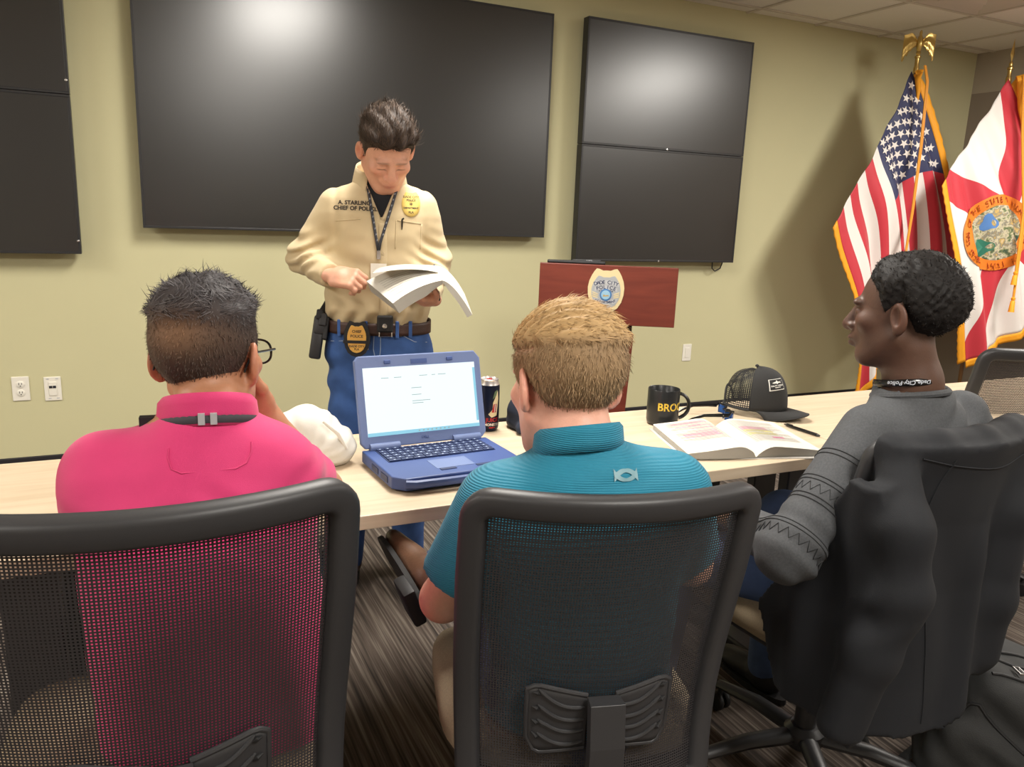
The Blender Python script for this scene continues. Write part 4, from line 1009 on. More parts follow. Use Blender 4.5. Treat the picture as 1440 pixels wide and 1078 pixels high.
def lin(r, g, b): return np.array(srgb(r, g, b)[:3])
M['skin'] = mat('skin', srgb(200, 150, 125), .5, attr=True, noise=.05, nscale=90, bump=.15, bscale=260, sub=.12)
M['hair'] = mat('hair', srgb(60, 48, 38), .62, attr=True, spec=.25)
def hair_object(parent, hfn, zone_fn, hc, R, lo, hi, h, colfn, sets):
    """hfn in head coordinates; R, hc head pose in the person's frame; sets of strands (n, length, comb, width, curl, lift, where)"""
    V, F = nets(hfn, lo, hi, h); N = grad(hfn, V); C = colfn(V, N, 0); Vs, Fs, Cs = [V], [np.concatenate([F[:, [0, 1, 2]], F[:, [0, 2, 3]]])], [C]
    b = len(V)
    for q, (n, L, comb, w, curl, lift, where) in enumerate(sets):
        sel = where(V, N); 
        if sel.sum() < 10: continue
        X, T = strands(V[sel], N[sel], n, L, comb, w, 11+q, curl, lift); Vs.append(X); Fs.append(T+b); b += len(X)
        r = np.random.default_rng(q); root = X.reshape(-1, 5, 3)[:, 0]; cc = colfn(root, root*0+1, 1)*(.65+.75*r.random((len(root), 1))); Cs.append(np.repeat(cc, 5, 0))
    V = np.concatenate(Vs); V = V@R.T+hc
    o = mesh('hair', V, np.concatenate(Fs), M['hair'], parent); vcol(o, np.concatenate(Cs)); return o
def person(label, O, az, parts, colfn):
    V, F = join_geo(parts); o = mesh('person', V, F, M['skin'], None, loc=(O[0], O[1], 0), rot=(0, 0, -math.radians(az)))
    vcol(o, colfn(V)); tag(o, label, 'person'); return o
def limb_legs(hipz, hips, knees, ankles, r=(.092, .068, .052)):
    def f(P):
        d = None
        for hp, kn, an in zip(hips, knees, ankles):
            q = chain(P, (hp, kn, an), r, .03); d = q if d is None else smin(d, q, .03)
        return d
    return f
def shoe(parent, ank, toe_dir, mt, sole, L=.27):
    t = np.asarray(toe_dir, float); t /= np.linalg.norm(t); a = np.asarray(ank, float); R = np.stack([np.cross(t, [0, 0, 1]), t, [0, 0, 1]], 1)
    def f(P):
        Q = (P-a.astype(f32))@R.astype(f32)
        d = smin(ell(Q, (0, .02, -.035), (.042, .095, .034)), ell(Q, (0, .115, -.045), (.047, .075, .026)), .03)
        d = smin(d, cap(Q, A(0, -.015, -.03), A(0, -.02, .06), .043, .048), .03); return np.maximum(d, -Q[:, 2]-.067)
    V, F = nets(f, a-.24, a+.24, .010); o = mesh('shoe', V, F, mt, parent)
    g = MB(); pl = []
    for k in range(24):
        q = 2*PI*k/24; pl.append((.047*math.cos(q)*(1+.1*math.sin(q)), .05+.145*math.sin(q)))
    Mx = Matrix([[R[0][0], R[0][1], 0, a[0]], [R[1][0], R[1][1], 0, a[1]], [0, 0, 1, a[2]-.08], [0, 0, 0, 1]])
    g.prism(pl, .016, Mx).build('sole', sole, o, smooth=False); return o
def bvh_of(o): 
    me = o.data; return BVHTree.FromPolygons([v.co.copy() for v in me.vertices], [tuple(p.vertices) for p in me.polygons])
def front(bv, x, z, dy=1, lift=0.0, frm=.6):
    h = bv.ray_cast(Vector((x, frm*dy, z)), Vector((0, -dy, 0)))
    return Vector((x, (h[0].y if h[0] else 0)+lift*dy, z))
def collar(parent, c, rx, ry, h, flare, mt, tilt=0.0, gap=0.0, name='collar', th=.004, lean=0.0, n=40, roll=0.0):
    """band round the neck, folded down outside; gap = half angle left open in front (+Y)"""
    g = MB()
    def f(a, b):
        t = PI/2+gap+(2*PI-2*gap)*a; k = abs(2*b-1)     # b 0..0.5 rises inside, .5..1 folds down outside
        rr = 1+flare*(b if b > .5 else 0)*.9; z = h*(1-k)*(1 if b <= .5 else 1.0)-(.35*h if b > .9 else 0)*(b-.9)*10
        x = c[0]+rx*rr*math.cos(t); y = c[1]+ry*rr*math.sin(t)+lean*z
        return Vector((x, y, c[2]+z+tilt*(y-c[1])+roll*(x-c[0])))
    g.grid(f, n, 11); o = g.build(name, mt, parent, fix=False); solid(o, th, 0); return o
def skin_col(V, hc, R, base, red, lips, brow, lash=1.0):
    Q = (V-hc)@R; n = len(V); C = np.tile(base, (n, 1)); X = np.abs(Q[:, 0]); y, z = Q[:, 1], Q[:, 2]
    def blob(cx, cy, cz, rx, ry, rz): return np.exp(-(((X-cx)/rx)**2+((y-cy)/ry)**2+((z-cz)/rz)**2))
    C = mix(C, red, np.clip(.55*blob(.04, .07, -.02, .025, .03, .02)+.6*blob(0, .11, -.025, .016, .02, .014)+.75*blob(.086, -.012, 0, .012, .03, .035), 0, .8))
    C = mix(C, lips, np.clip(.9*blob(0, .10, -.061, .021, .018, .0085), 0, .9))
    bz = .027-4.0*(X-.026)**2
    C = mix(C, brow, np.clip(.62*np.exp(-((z-bz)/.0048)**4-((X-.031)/.021)**4)*(y > .06), 0, .6))
    C = mix(C, brow*.5, np.clip(lash*np.exp(-((z+.001+(X-.031)**2*10)/.0022)**2-((X-.031)/.014)**4)*(y > .06), 0, .85))
    return C
# ================================================================ PERSON: standing man in the tan shirt
def build_chief():
    O, az = (.775, 2.72), 196; hc = np.array([-.022, .078, 1.556]); R = rot(-13, 42, 3)
    shR, elR, wrR = (.146, -.005, 1.375), (.258, -.015, 1.195), (.150, .195, 1.152)
    shL, elL, wrL = (-.138, -.005, 1.380), (-.192, -.02, 1.205), (-.165, .20, 1.085)
    hf = lambda P: head(((P-hc.astype(f32))@R)*A(.955, 1, 1), 1.28, 1.0, .004)
    def skin_top(P): return smin(hf(P), cap(P, A(0, -.02, 1.36), A(-.012, .015, 1.50), .060, .056), .025)
    h1 = hand_fn(wrR, (-.80, .50, -.05), (.35, .62, .70), (-.1, -.25, .95), [(52, 62, 30), (55, 66, 34), (58, 68, 34), (60, 66, 34)], tpose=[(.024, .014, -.006), (.040, .044, -.018), (.036, .072, -.026), (.028, .094, -.030)], s=.96)
    h2 = hand_fn(wrL, (.55, .70, .12), (.10, .10, -1.0), (-.6, .7, .1), [(18, 22, 14)]*4, tpose=[(.024, .012, -.004), (.048, .034, -.010), (.062, .056, -.022), (.066, .076, -.036)], s=.96)
    fa1 = lambda P: smin(h1(P), cap(P, A(*elR), A(*wrR), .038, .026), .02)
    fa2 = lambda P: smin(h2(P), cap(P, A(*elL), A(*wrL), .038, .026), .02)
    tors = [(.90, 0, 0, .15, .10), (1.05, 0, 0, .15, .10), (1.25, 0, 0, .145, .098), (1.36, 0, -.005, .15, .088), (1.42, 0, -.01, .12, .07), (1.46, 0, -.012, .06, .055)]
    def inner(P):
        d = loft(P, tors); d = smin(d, chain(P, (shR, elR, wrR), (.05, .036, .024)), .03); d = smin(d, chain(P, (shL, elL, wrL), (.05, .036, .024)), .03)
        d = smin(d, cap(P, A(.085, 0, .86), A(.10, .0, .10), .072, .038), .03); return smin(d, cap(P, A(-.085, 0, .86), A(-.10, .0, .10), .072, .038), .03)
    parts = [nets(skin_top, hc+(-.13, -.17, -.21), hc+(.13, .16, .15), .003), nets(inner, (-.32, -.16, .04), (.32, .26, 1.5), .013),
             nets(h1, np.array(wrR)-.14, np.array(wrR)+.14, .0028), nets(h2, np.array(wrL)-.15, np.array(wrL)+.16, .0032)]
    base, red = lin(214, 160, 134), lin(206, 128, 104)
    me = person('man in a tan button shirt and blue jeans, standing and reading a book', O, az, parts, lambda V: skin_col(V, hc, R, base, red, lin(188, 116, 100), lin(92, 66, 52)))
    # hair
    ys = [-.12, -.07, -.035, -.012, .004, .020, .035, .060, .085, .11]; zs = [-.055, -.052, -.030, .030, .020, -.004, .040, .062, .070, .074]
    def hfn(P):
        y, z = P[:, 1], P[:, 2]; zn = hair_zone(P, ys, zs)+.004*np.sin(P[:, 0]*120+1)*sstep(.05, .08, y); edge = sstep(0, .025, -zn)
        th = (.006+.013*sstep(.02, .10, z)+.012*sstep(.0, .07, y)*sstep(.05, .09, z))*(.35+.65*edge)
        th = th+.0035*np.sin(P[:, 0]*150+y*60)*sstep(.05, .1, z)+.003*wrinkle(P, 4, 120)
        return smax(cranium(P*A(.955, 1, 1))-th, zn, .006)
    col = lambda V, N, s: mix(np.tile(lin(52, 43, 38), (len(V), 1)), np.tile(lin(104, 86, 72), (len(V), 1)), np.clip(.35*sstep(.0, -.06, V[:, 2])+(.35 if s else 0)*np.ones(len(V)), 0, 1))
    comb = lambda p, n: np.stack([p[:, 0]*2-.10, -.35-p[:, 1]*0, .55+0*p[:, 2]], 1)
    hair_object(me, hfn, None, hc, R, (-.12, -.15, -.08), (.12, .15, .19), .0035, col,
                [(3200, .022, comb, .0009, .22, .22, lambda V, N: V[:, 2] > .055), (1800, .008, lambda p, n: np.tile([0, -.3, -1.], (len(p), 1)), .0008, .1, .3, lambda V, N: V[:, 2] <= .06)])
    # under shirt
    M['black_tee'] = mat('black_tee', srgb(24, 26, 32), .85)
    solidmesh('undershirt', lambda P: np.maximum(smin(loft(P, [(a, b, c, d+.008, e+.008) for a, b, c, d, e in tors]), cap(P, A(0, -.012, 1.40), A(-.004, .0, 1.462), .070, .066), .02), P[:, 2]-1.462-.1*P[:, 1]+0*P[:, 0]), (-.2, -.14, 1.2), (.2, .16, 1.5), .007, M['black_tee'], me)
    # tan shirt
    M['tan'] = mat('tan_cotton', srgb(198, 179, 142), .8, noise=.03, nscale=30, bump=.15, bscale=900, sheen=.1)
    S = [(.90, 0, 0, .168, .116), (.98, 0, 0, .170, .120), (1.03, .0, .004, .186, .132), (1.08, 0, .004, .184, .130), (1.18, 0, 0, .168, .122), (1.28, 0, 0, .166, .120), (1.35, 0, -.002, .168, .110), (1.40, 0, -.006, .146, .095), (1.44, 0, -.012, .108, .080), (1.478, 0, -.014, .066, .064)]
    def shirt(P):
        d = loft(P, S, 2.5)
        a = chain(P, (shR, elR, np.array(wrR)+np.array([.012, -.022, .002])), (.060, .053, .041), .03); a = smax(a, -((P-A(*wrR))@A(.48, -.875, -.05))+.012 if False else (P-A(*wrR))@A(-.48, .875, -.05)+.012, .004)
        b = chain(P, (shL, elL, np.array(wrL)+np.array([-.0, -.02, .006])), (.059, .053, .041), .03); b = smax(b, (P-A(*wrL))@A(.12, .88, -.46)+.012, .004)
        d = smin(smin(d, a, .05), b, .05)
        fa = .0065*wrinkle(P, 3, 42, (1, 1, 1.6))*sstep(1.42, 1.15, P[:, 2])
        q = np.exp(-(((P[:, 0]-.255)/.06)**2+((P[:, 2]-1.21)/.06)**2)); fa = fa+.010*np.sin(P[:, 0]*70+P[:, 2]*150+2*np.sin(P[:, 1]*30))*q
        q = np.exp(-(((P[:, 0]+.19)/.06)**2+((P[:, 2]-1.19)/.07)**2)); fa = fa+.009*np.sin(-P[:, 0]*70+P[:, 2]*140+2*np.sin(P[:, 1]*30))*q
        q = sstep(1.10, 1.0, P[:, 2])*sstep(.94, .99, P[:, 2]); fa = fa+.006*np.sin(P[:, 0]*95+1.2*np.sin(P[:, 2]*50))*q
        fa = fa+.0045*np.exp(-((np.abs(P[:, 0])-.145)/.012)**2)*sstep(1.2, 1.3, P[:, 2])          # arm seams
        d = d+fa
        v = np.maximum(1.335+np.abs(P[:, 0]+.006)*2.35-P[:, 2], -P[:, 1]+.02)                       # open neck
        return smax(d, -v, .004)
    so = solidmesh('shirt', shirt, (-.36, -.2, .89), (.36, .30, 1.52), .006, M['tan'], me); bv = bvh_of(so)
    # collar wings
    for s in (-1, 1):
        g = MB()
        def cw(a, b):
            t = PI*.5-s*(-.12*PI)*0; th = (PI/2+ (1-a)*PI*.88+.10*PI*a) if s < 0 else (PI/2-(1-a)*PI*.88-.10*PI*a)
            th = PI/2-s*(.16*PI+.84*PI*(1-a)); r = 1+.16*b; low = 1.435-.055*a**2*b
            top = 1.512+.008*(1-a)-.025*a; z = top+(low-.030*b-top)*b
            x = .079*r*math.cos(th)*(1+.18*a*b); y = -.012+.078*r*math.sin(th)+(.018*b*a)
            return Vector((x, y, z-.10*y+.02*(1-a)))
        g.grid(cw, 22, 7); solid(g.build('collar', M['tan'], so, fix=False), .004, 0)
    # placket, buttons, pocket
    def ribbon(name, pts, w, mt, lift, par, th=.002, up=None):
        g = MB(); n = len(pts); V = []
        for i in range(n):
            a, b = pts[max(0, i-1)], pts[min(n-1, i+1)]; dx, dz = b[0]-a[0], b[1]-a[1]; l = math.hypot(dx, dz); nx, nz = -dz/l*w, dx/l*w
            for q in (-1, 0, 1): V.append(front(bv, pts[i][0]+nx*q, pts[i][1]+nz*q, 1, lift))
        g.add(V, [(i*3+k, i*3+k+1, i*3+4+k, i*3+3+k) for i in range(n-1) for k in range(2)]); o = g.build(name, mt, par, fix=False); solid(o, th, 0); return o
    lerp = lambda a, b, n: [(a[0]+(b[0]-a[0])*k/n, a[1]+(b[1]-a[1])*k/n) for k in range(n+1)]
    ribbon('placket', lerp((-.010, 1.325), (-.014, 1.00), 24), .014, M['tan'], .0015, so, .0015)
    ribbon('placket', lerp((-.010, 1.335), (-.046, 1.425), 10), .010, M['tan'], .0020, so, .0015)
    for z in (1.30, 1.225, 1.15, 1.08): 
        p = front(bv, -.012, z, 1, .003); MB().lathe([(.0055, 0), (.0055, .001), (.004, .002), (.001, .0015)], 14, M=frame(p, (0, 1, 0))).build('button', M['tan'], so)
    for a, b in (((-.14, 1.325), (-.055, 1.335)), ((-.055, 1.335), (-.052, 1.24)), ((-.14, 1.325), (-.137, 1.24)), ((.062, 1.335), (.145, 1.325))): ribbon('pocket_seam', lerp(a, b, 8), .0014, M['tan'], .0012, so, .002)
    M['emb_brown'] = mat('dark_embroidery', srgb(52, 46, 42), .8)
    def conf_text(tx, sz, cx, cz, mt, lift=.0022, par=so, bold=.0006, tilt=0.0):
        V, F = text_mesh(tx, sz, 0, bold); mesh('lettering', [front(bv, cx-v.x, cz+v.y+tilt*v.x, 1, lift) for v in V], F, mt, par, smooth=False)
    conf_text('A. STARLING', .0185, .083, 1.386, M['emb_brown'], tilt=.0); conf_text('CHIEF OF POLICE', .0185, .080, 1.368, M['emb_brown'])
    M['patch_gold'] = mat('gold_embroidery', srgb(226, 196, 104), .7, bump=.4, bscale=900)
    g = MB(); sp = shield_poly(.062, .080); cx, cz = -.104, 1.388
    V = [front(bv, cx, cz, 1, .003)]+[front(bv, cx-x*.5, cz+y*.5, 1, .003) for x, y in sp]+[front(bv, cx-x, cz+y, 1, .003) for x, y in sp]; n = len(sp)
    g.add(V, [(0, 1+k, 1+(k+1) % n) for k in range(n)]+[(1+k, n+1+k, n+1+(k+1) % n, 1+(k+1) % n) for k in range(n)]); po = g.build('badge_patch', M['patch_gold'], so, fix=False); solid(po, .003, 0)
    for tx, sz, dz in (('DADE CITY', .0105, .024), ('POLICE', .0095, .0135), ('DEPARTMENT', .008, -.012), ('FLA', .0105, -.026)): conf_text(tx, sz, cx, cz+dz, M['emb_brown'], .0052, po, .0003)
    conf_text('*', .026, cx, cz-.004, M['emb_brown'], .0052, po, .0004)
    pen = MB(); pa = front(bv, -.074, 1.338, 1, .006); pen.tube([pa, pa+Vector((0, .002, -.022)), pa+Vector((.001, -.002, -.034))], [.003, .0026, .0014], 8); pen.tube([pa, pa+Vector((-.006, .001, .004))], .0028, 8); pen.build('pocket_pen', M['gloss_black'], so)
    # lanyard
    M['lanyard'] = mat('dark_lanyard', srgb(44, 46, 54), .6); M['lan_print'] = mat('lanyard_print', srgb(200, 205, 215), .6)
    la = ribbon('lanyard', lerp((.040, 1.445), (.008, 1.255), 14)+[(.004, 1.235)], .0048, M['lanyard'], .006, me, .0015)
    ribbon('lanyard_band', lerp((-.058, 1.440), (-.002, 1.26), 14)+[(.002, 1.235)], .0048, M['lanyard'], .007, la, .0015)
    for k in range(9): conf_text('//', .008, .036-.0036*k, 1.42-.019*k, M['lan_print'], .0085, la, .0001)
    for k in range(8): conf_text('//', .008, -.050+.0055*k, 1.42-.019*k, M['lan_print'], .0095, la, .0001)
    p = front(bv, .003, 1.222, 1, .008); MB().box(-.006, .006, -.003, .003, -.016, .012, M=Matrix.Translation(p)).build('lanyard_clip', M['steel'], la, smooth=False)
    MB().box(-.026, .026, -.0015, .0015, -.075, 0, M=Matrix.Translation(p+Vector((0, .004, -.03)))).build('id_card', M['white_plastic'], la, smooth=False)
    # jeans
    M['denim'] = mat('blue_denim', srgb(58, 92, 152), .85, noise=.22, nscale=18, bump=.35, bscale=700)
    H = [(.80, 0, -.004, .150, .10), (.86, 0, -.004, .183, .122), (.92, 0, 0, .180, .124), (.985, 0, 0, .170, .119)]
    def jeans(P):
        d = smin(loft(P, H, 2.5), smin(chain(P, ((.088, -.004, .86), (.105, .012, .48), (.115, -.01, .085)), (.094, .070, .058), .03), chain(P, ((-.088, -.004, .86), (-.100, .012, .48), (-.112, -.01, .085)), (.094, .070, .058), .03), .02), .03)
        d = d+.004*wrinkle(P, 8, 34, (1, 1, 1.8))+.004*np.sin(P[:, 2]*60+P[:, 0]*25+2*np.sin(P[:, 0]*30))*sstep(.9, .8, P[:, 2])*sstep(.55, .7, P[:, 2])
        return np.maximum(d, P[:, 2]-.985)
    jo = solidmesh('jeans', jeans, (-.26, -.18, .03), (.26, .18, 1.0), .008, M['denim'], me); bj = bvh_of(jo)
    M['stitch'] = mat('denim_stitching', srgb(150, 168, 196), .8)
    st = MB()
    for pts in ([(.065, .965), (.085, .945), (.12, .925), (.165, .918)], [(-.065, .965), (-.085, .945), (-.12, .925), (-.165, .918)], [(-.004, .955), (-.004, .90), (.0, .86)], [(.018, .955), (.02, .90), (.012, .862)]):
        st.tube([front(bj, x, z, 1, .002) for x, z in pts], .0016, 6)
    st.build('seam_stitching', M['stitch'], jo)
    # belt
    M['leather'] = mat('brown_leather', srgb(66, 44, 38), .5, bump=.4, bscale=300)
    g = MB(); g.grid(lambda a, b: Vector(((.178)*math.copysign(abs(math.cos(2*PI*a))**.8, math.cos(2*PI*a)), .128*math.copysign(abs(math.sin(2*PI*a))**.8, math.sin(2*PI*a)), .948+.042*b)), 64, 5, True)
    be = g.build('belt', M['leather'], me, fix=False); solid(be, .004, 1)
    for x in (.135, .045, -.105, -.06):
        y = .128*(max(0, 1-(abs(x)/.178)**2.5))**.4; bevel(MB().box(x-.006, x+.006, y-.002, y+.0075, .940, .998).build('belt_loop', M['denim'], jo, smooth=False), .002)
    bk_ = MB(); c = Vector((-.020, .137, .969))
    bk_.tube([c+Vector((-.022, 0, -.022)), c+Vector((.020, 0, -.022)), c+Vector((.020, 0, .022)), c+Vector((-.022, 0, .022))], .0032, 8, closed=True); bk_.tube([c+Vector((.0, .004, 0)), c+Vector((-.022, .003, 0))], .0025, 6); bk_.build('buckle', M['steel'], be)
    bevel(MB().box(-.046, .008, .134, .150, .962, 1.02).build('pouch', M['black_matte'], be, smooth=False), .006)
    MB().lathe([(.009, 0), (.008, .004), (.001, .006)], 14, M=frame((-.018, .150, .985), (0, 1, 0))).build('pouch_snap', M['steel'], be)
    # watch
    wv = Vector(wrL); wd_ = (Vector(wrL)-Vector(elL)).normalized(); g = MB(); u1 = wd_.orthogonal().normalized(); u2 = wd_.cross(u1)
    g.tube([wv-wd_*.004+u1*.030*math.cos(t)+u2*.030*math.sin(t) for t in np.linspace(0, 2*PI, 25)[:-1]], .007, 8, closed=True, flat=(.4, 1)); g.build('watch_strap', M['gloss_black'], me)
    for s in (-1, 1): shoe(me, (s*.113, -.01, .085), (s*.18, 1, 0), M['leather'], M['black_matte'])
    # holster with pistol
    ho = empty('holstered_pistol', (0, 0, 0)); ho.location = (O[0], O[1], 0); ho.rotation_euler = (0, 0, -math.radians(az)); tag(ho, 'black holstered pistol on the belt of the standing man', 'pistol')
    Mh = Matrix.Translation((.207, .035, .965)) @ Matrix.Rotation(math.radians(-8), 4, 'Y') @ Matrix.Rotation(math.radians(12), 4, 'X')
    g = MB(); g.box(-.020, .018, -.030, .032, -.115, .035, .008, Mh); g.box(-.022, .014, -.036, .038, -.03, .03, .008, Mh); g.build('holster_shell', M['black_plastic'], ho)
    bevel(MB().box(-.034, -.018, -.034, .038, -.045, .035, M=Mh).build('belt_clip', M['black_matte'], ho, smooth=False), .004)
    g = MB(); Mg = Mh @ Matrix.Translation((0, -.002, .03)) @ Matrix.Rotation(math.radians(-20), 4, 'Y') @ Matrix.Rotation(math.radians(26), 4, 'X'); g.box(-.014, .014, -.024, .024, 0, .110, .006, Mg); g.build('pistol_grip', M['black_matte'], ho)
    g = MB(); g.box(-.012, .012, -.020, .045, .020, .055, .005, Mh); g.build('pistol_slide', M['black_matte'], ho)
    bevel(MB().box(-.026, .0, .02, .045, .0, .045, M=Mh).build('retention_hood', M['black_plastic'], ho, smooth=False), .004)
    M['badge_gold'] = mat('gold_badge', srgb(226, 184, 96), .3, .55)
    # belt badge
    bd = empty('belt_badge', (O[0], O[1], 0), -math.radians(az)); tag(bd, 'gold police badge on a black backing at the belt', 'badge')
    Mb = frame((.074, .139, .938), (.10, 1, .05)); 
    MB().prism(shield_poly(.088, .122), .006, Mb).build('leather_backing', M['black_matte'], bd, smooth=False)
    gb = bevel(MB().prism(shield_poly(.064, .094), .004, Mb @ Matrix.Translation((0, 0, .006))).build('gold_shield', M['badge_gold'], bd, smooth=False), .0015)
    MB().box(-.045, .045, -.014, -.004, .010, .0116, M=Mb).build('mourning_band', M['black_matte'], bd, smooth=False)
    for tx, sz, dy in (('POLICE', .013, .010), ('CHIEF', .012, .026), ('DADE CITY', .010, -.024), ('FLA', .010, -.034)): text('lettering', tx, sz, M['emb_brown'], Mb @ Matrix.Translation((0, dy, .0102)), gb, bold=.0003)
    # the book in his hands (own thing)
    bo = empty('book', (O[0], O[1], 0), -math.radians(az)); tag(bo, 'thick white paperback held open by the standing man', 'book')
    sN, sF = np.array((-.190, .395, 1.165)), np.array((-.175, .205, 1.196))       # spine near / far end
    def curve_pages(name, prof, th, mt_top, mt_edge, side):
        """prof: list of (dx, dy, dz) from the spine outwards along the page at the near end / far end mix"""
        n = len(prof); V = []; m = 8
        for j in range(m+1):
            t = j/m; base_ = sN*(1-t)+sF*t
            for k, (a, b) in enumerate(prof):
                p = base_+np.array(a)*(1-t)+np.array(b)*t; V.append(p)
        top = len(V)
        for j in range(m+1):
            for k in range(n):
                p = V[j*n+k]; k0, k1 = max(0, k-1), min(n-1, k+1); tg = V[j*n+k1]-V[j*n+k0]; ax = sF-sN; nn = np.cross(tg, ax); nn /= np.linalg.norm(nn)
                if nn[2] > 0: nn = -nn
                if side == 'right' and nn[0] < 0: nn = -nn
                V.append(p+nn*th*(.35+.65*min(1, k/(n-1)*2.5)))
        F = []; mi = []
        for j in range(m):
            for k in range(n-1): F.append((j*n+k, j*n+k+1, (j+1)*n+k+1, (j+1)*n+k)); mi.append(0); F.append((top+j*n+k, top+(j+1)*n+k, top+(j+1)*n+k+1, top+j*n+k+1)); mi.append(2)
            F.append((j*n+n-1, top+j*n+n-1, top+(j+1)*n+n-1, (j+1)*n+n-1)); mi.append(1); F.append((j*n, (j+1)*n, top+(j+1)*n, top+j*n)); mi.append(1)
        for k in range(n-1): F.append((k, top+k, top+k+1, k+1)); mi.append(1); F.append((m*n+k, m*n+k+1, top+m*n+k+1, top+m*n+k)); mi.append(1)
        o = mesh(name, V, F, [M['paper'], M['page_edge'], mt_edge], bo, mi=mi); fixn(o); o.data.set_sharp_from_angle(angle=.7); return o
    M['book_dark'] = mat('blue_grey_back_cover', srgb(62, 78, 102), .4, noise=.25, nscale=18)
    def bez(p0, p1, p2, n=12): return [tuple((1-t)**2*np.array(p0)+2*t*(1-t)*np.array(p1)+t*t*np.array(p2)) for t in np.linspace(0, 1, n)]
    nearL = bez((0, 0, 0), (.08, .035, -.012), (.150, .065, -.066)); farL = bez((0, 0, 0), (.11, .010, .008), (.215, .075, -.050))
    curve_pages('left_pages', list(zip(nearL, farL)), .036, M['paper'], M['cover'], 'left')
    nearR = bez((0, 0, 0), (-.035, .01, -.005), (-.092, .03, -.100)); farR = bez((0, 0, .0), (-.050, .0, .004), (-.098, .06, -.085))
    curve_pages('right_pages', list(zip(nearR, farR)), .018, M['paper'], M['book_dark'], 'right')
    lf = MB(); fl_ = bez((0, 0, .004), (.09, .015, .025), (.205, .10, .004)); fl2 = bez((0, 0, .004), (.09, -.015, .022), (.185, -.02, -.004))
    lf.grid(lambda a, b: Vector(tuple((sF*.75+sN*.25)*(1-b*.45)+sN*.0+(sN*.45*b)+np.array(fl_[min(11, int(a*11+.5))])*b+np.array(fl2[min(11, int(a*11+.5))])*(1-b))), 12, 6)
    solid(lf.build('turned_page', M['paper'], bo, fix=False), .0008, 0)
    ink = MB()
    for k in range(9):
        t = .15+.075*k; ink.add([tuple(sN*(1-t)+sF*t+np.array(nearL[q])*(1-t)+np.array(farL[q])*t+(0, 0, .0015)) for q in range(2, 11)]+[tuple(sN*(1-t-.012)+sF*(t+.012)+np.array(nearL[q])*(1-t)+np.array(farL[q])*t+(0, 0, .0015)) for q in range(2, 11)], [(i, i+1, i+10, i+9) for i in range(8)])
    ink.build('text_lines', M['ink'], bo, smooth=False, fix=False)
    return me
chief = build_chief()
# ================================================================ SEATED MEN
M['denim_mid'] = mat('worn_blue_denim', srgb(64, 84, 122), .85, noise=.25, nscale=18, bump=.35, bscale=700)
M['denim_dark'] = mat('dark_denim', srgb(38, 46, 66), .85, noise=.2, nscale=20, bump=.35, bscale=700)  # dark cloth of the jeans worn by the man in pink
def seated(label, O, az, hc, R, base, red, lips, brow, neck, tors, arms, shirt_fn, shirt_box, shirt_mat, sleeve_cut, legs, jean_mat, hands=True, head_kw=None, h_head=.003, headfn=None):
    kw = head_kw or {}; hs = kw.pop('s', 1.0)
    hf = lambda P: head(((P-hc.astype(f32))@R)/hs, **kw)*hs
    def top(P): return smin(hf(P), chain(P, neck, (.064, .057, .052), .02), .028)
    def inner(P):
        d = loft(P, tors)
        for sh, el, wr, cur in arms: d = smin(d, chain(P, (sh, el, wr), (.046, .038, .026)), .03)
        for hp, kn, an in legs: d = smin(d, chain(P, (hp, kn, an), (.070, .050, .036)), .03)
        return d
    lo = np.min([np.array(p) for a in arms for p in a[:3]]+[np.array(p) for l in legs for p in l]+[np.array((-.2, -.16, .4))], 0)-.09
    hi = np.max([np.array(p) for a in arms for p in a[:3]]+[np.array(p) for l in legs for p in l]+[np.array((.2, .16, 1.06))], 0)+.09
    parts = [nets(top, hc+(-.135, -.17, -.24), hc+(.135, .17, .16), h_head), nets(inner, lo, hi, .014)]
    for sh, el, wr, cur in arms:
        fw, bk, th, cl = cur; hfn = hand_fn(wr, fw, bk, th, cl); fa = lambda P, el=el, wr=wr, hfn=hfn: smin(hfn(P), cap(P, A(*el), A(*wr), .042, .027), .02)
        w, e = np.array(wr), np.array(el); parts.append(nets(fa, np.minimum(w-.05, e-.05)-np.maximum(0, -np.array(fw))*.16-.03, np.maximum(w+.05, e+.05)+np.maximum(0, np.array(fw))*.16+.03, .0045))
    me = person(label, O, az, parts, lambda V: skin_col(V, hc, R*1.0, base, red, lips, brow))
    so = solidmesh('shirt', shirt_fn, shirt_box[0], shirt_box[1], .0065, shirt_mat, me)
    def jeans(P):
        d = loft(P, [(.44, tors[0][1], tors[0][2], tors[0][3]+.0, tors[0][4]+.0), (.50, tors[0][1], tors[0][2]+.01, tors[0][3]+.014, tors[0][4]+.014), (.58, tors[0][1], tors[0][2], tors[0][3]+.004, tors[0][4]+.004), (.64, tors[0][1], tors[0][2]+.01, tors[0][3]-.01, tors[0][4]-.02)])
        for hp, kn, an in legs: d = smin(d, chain(P, (hp, kn, an), (.088, .068, .055), .03), .03)
        return d+.004*wrinkle(P, 5, 34)
    jo = solidmesh('jeans', jeans, lo-.01, (hi[0]+.01, hi[1]+.01, .74), .010, jean_mat, me)
    return me, so
RELAX = [(25, 35, 20)]*4; FIST = [(65, 80, 45)]*4
def sleeve(P, sh, el, wr, frac_r, cut=None):
    return chain(P, (sh, el, wr), frac_r, .03)
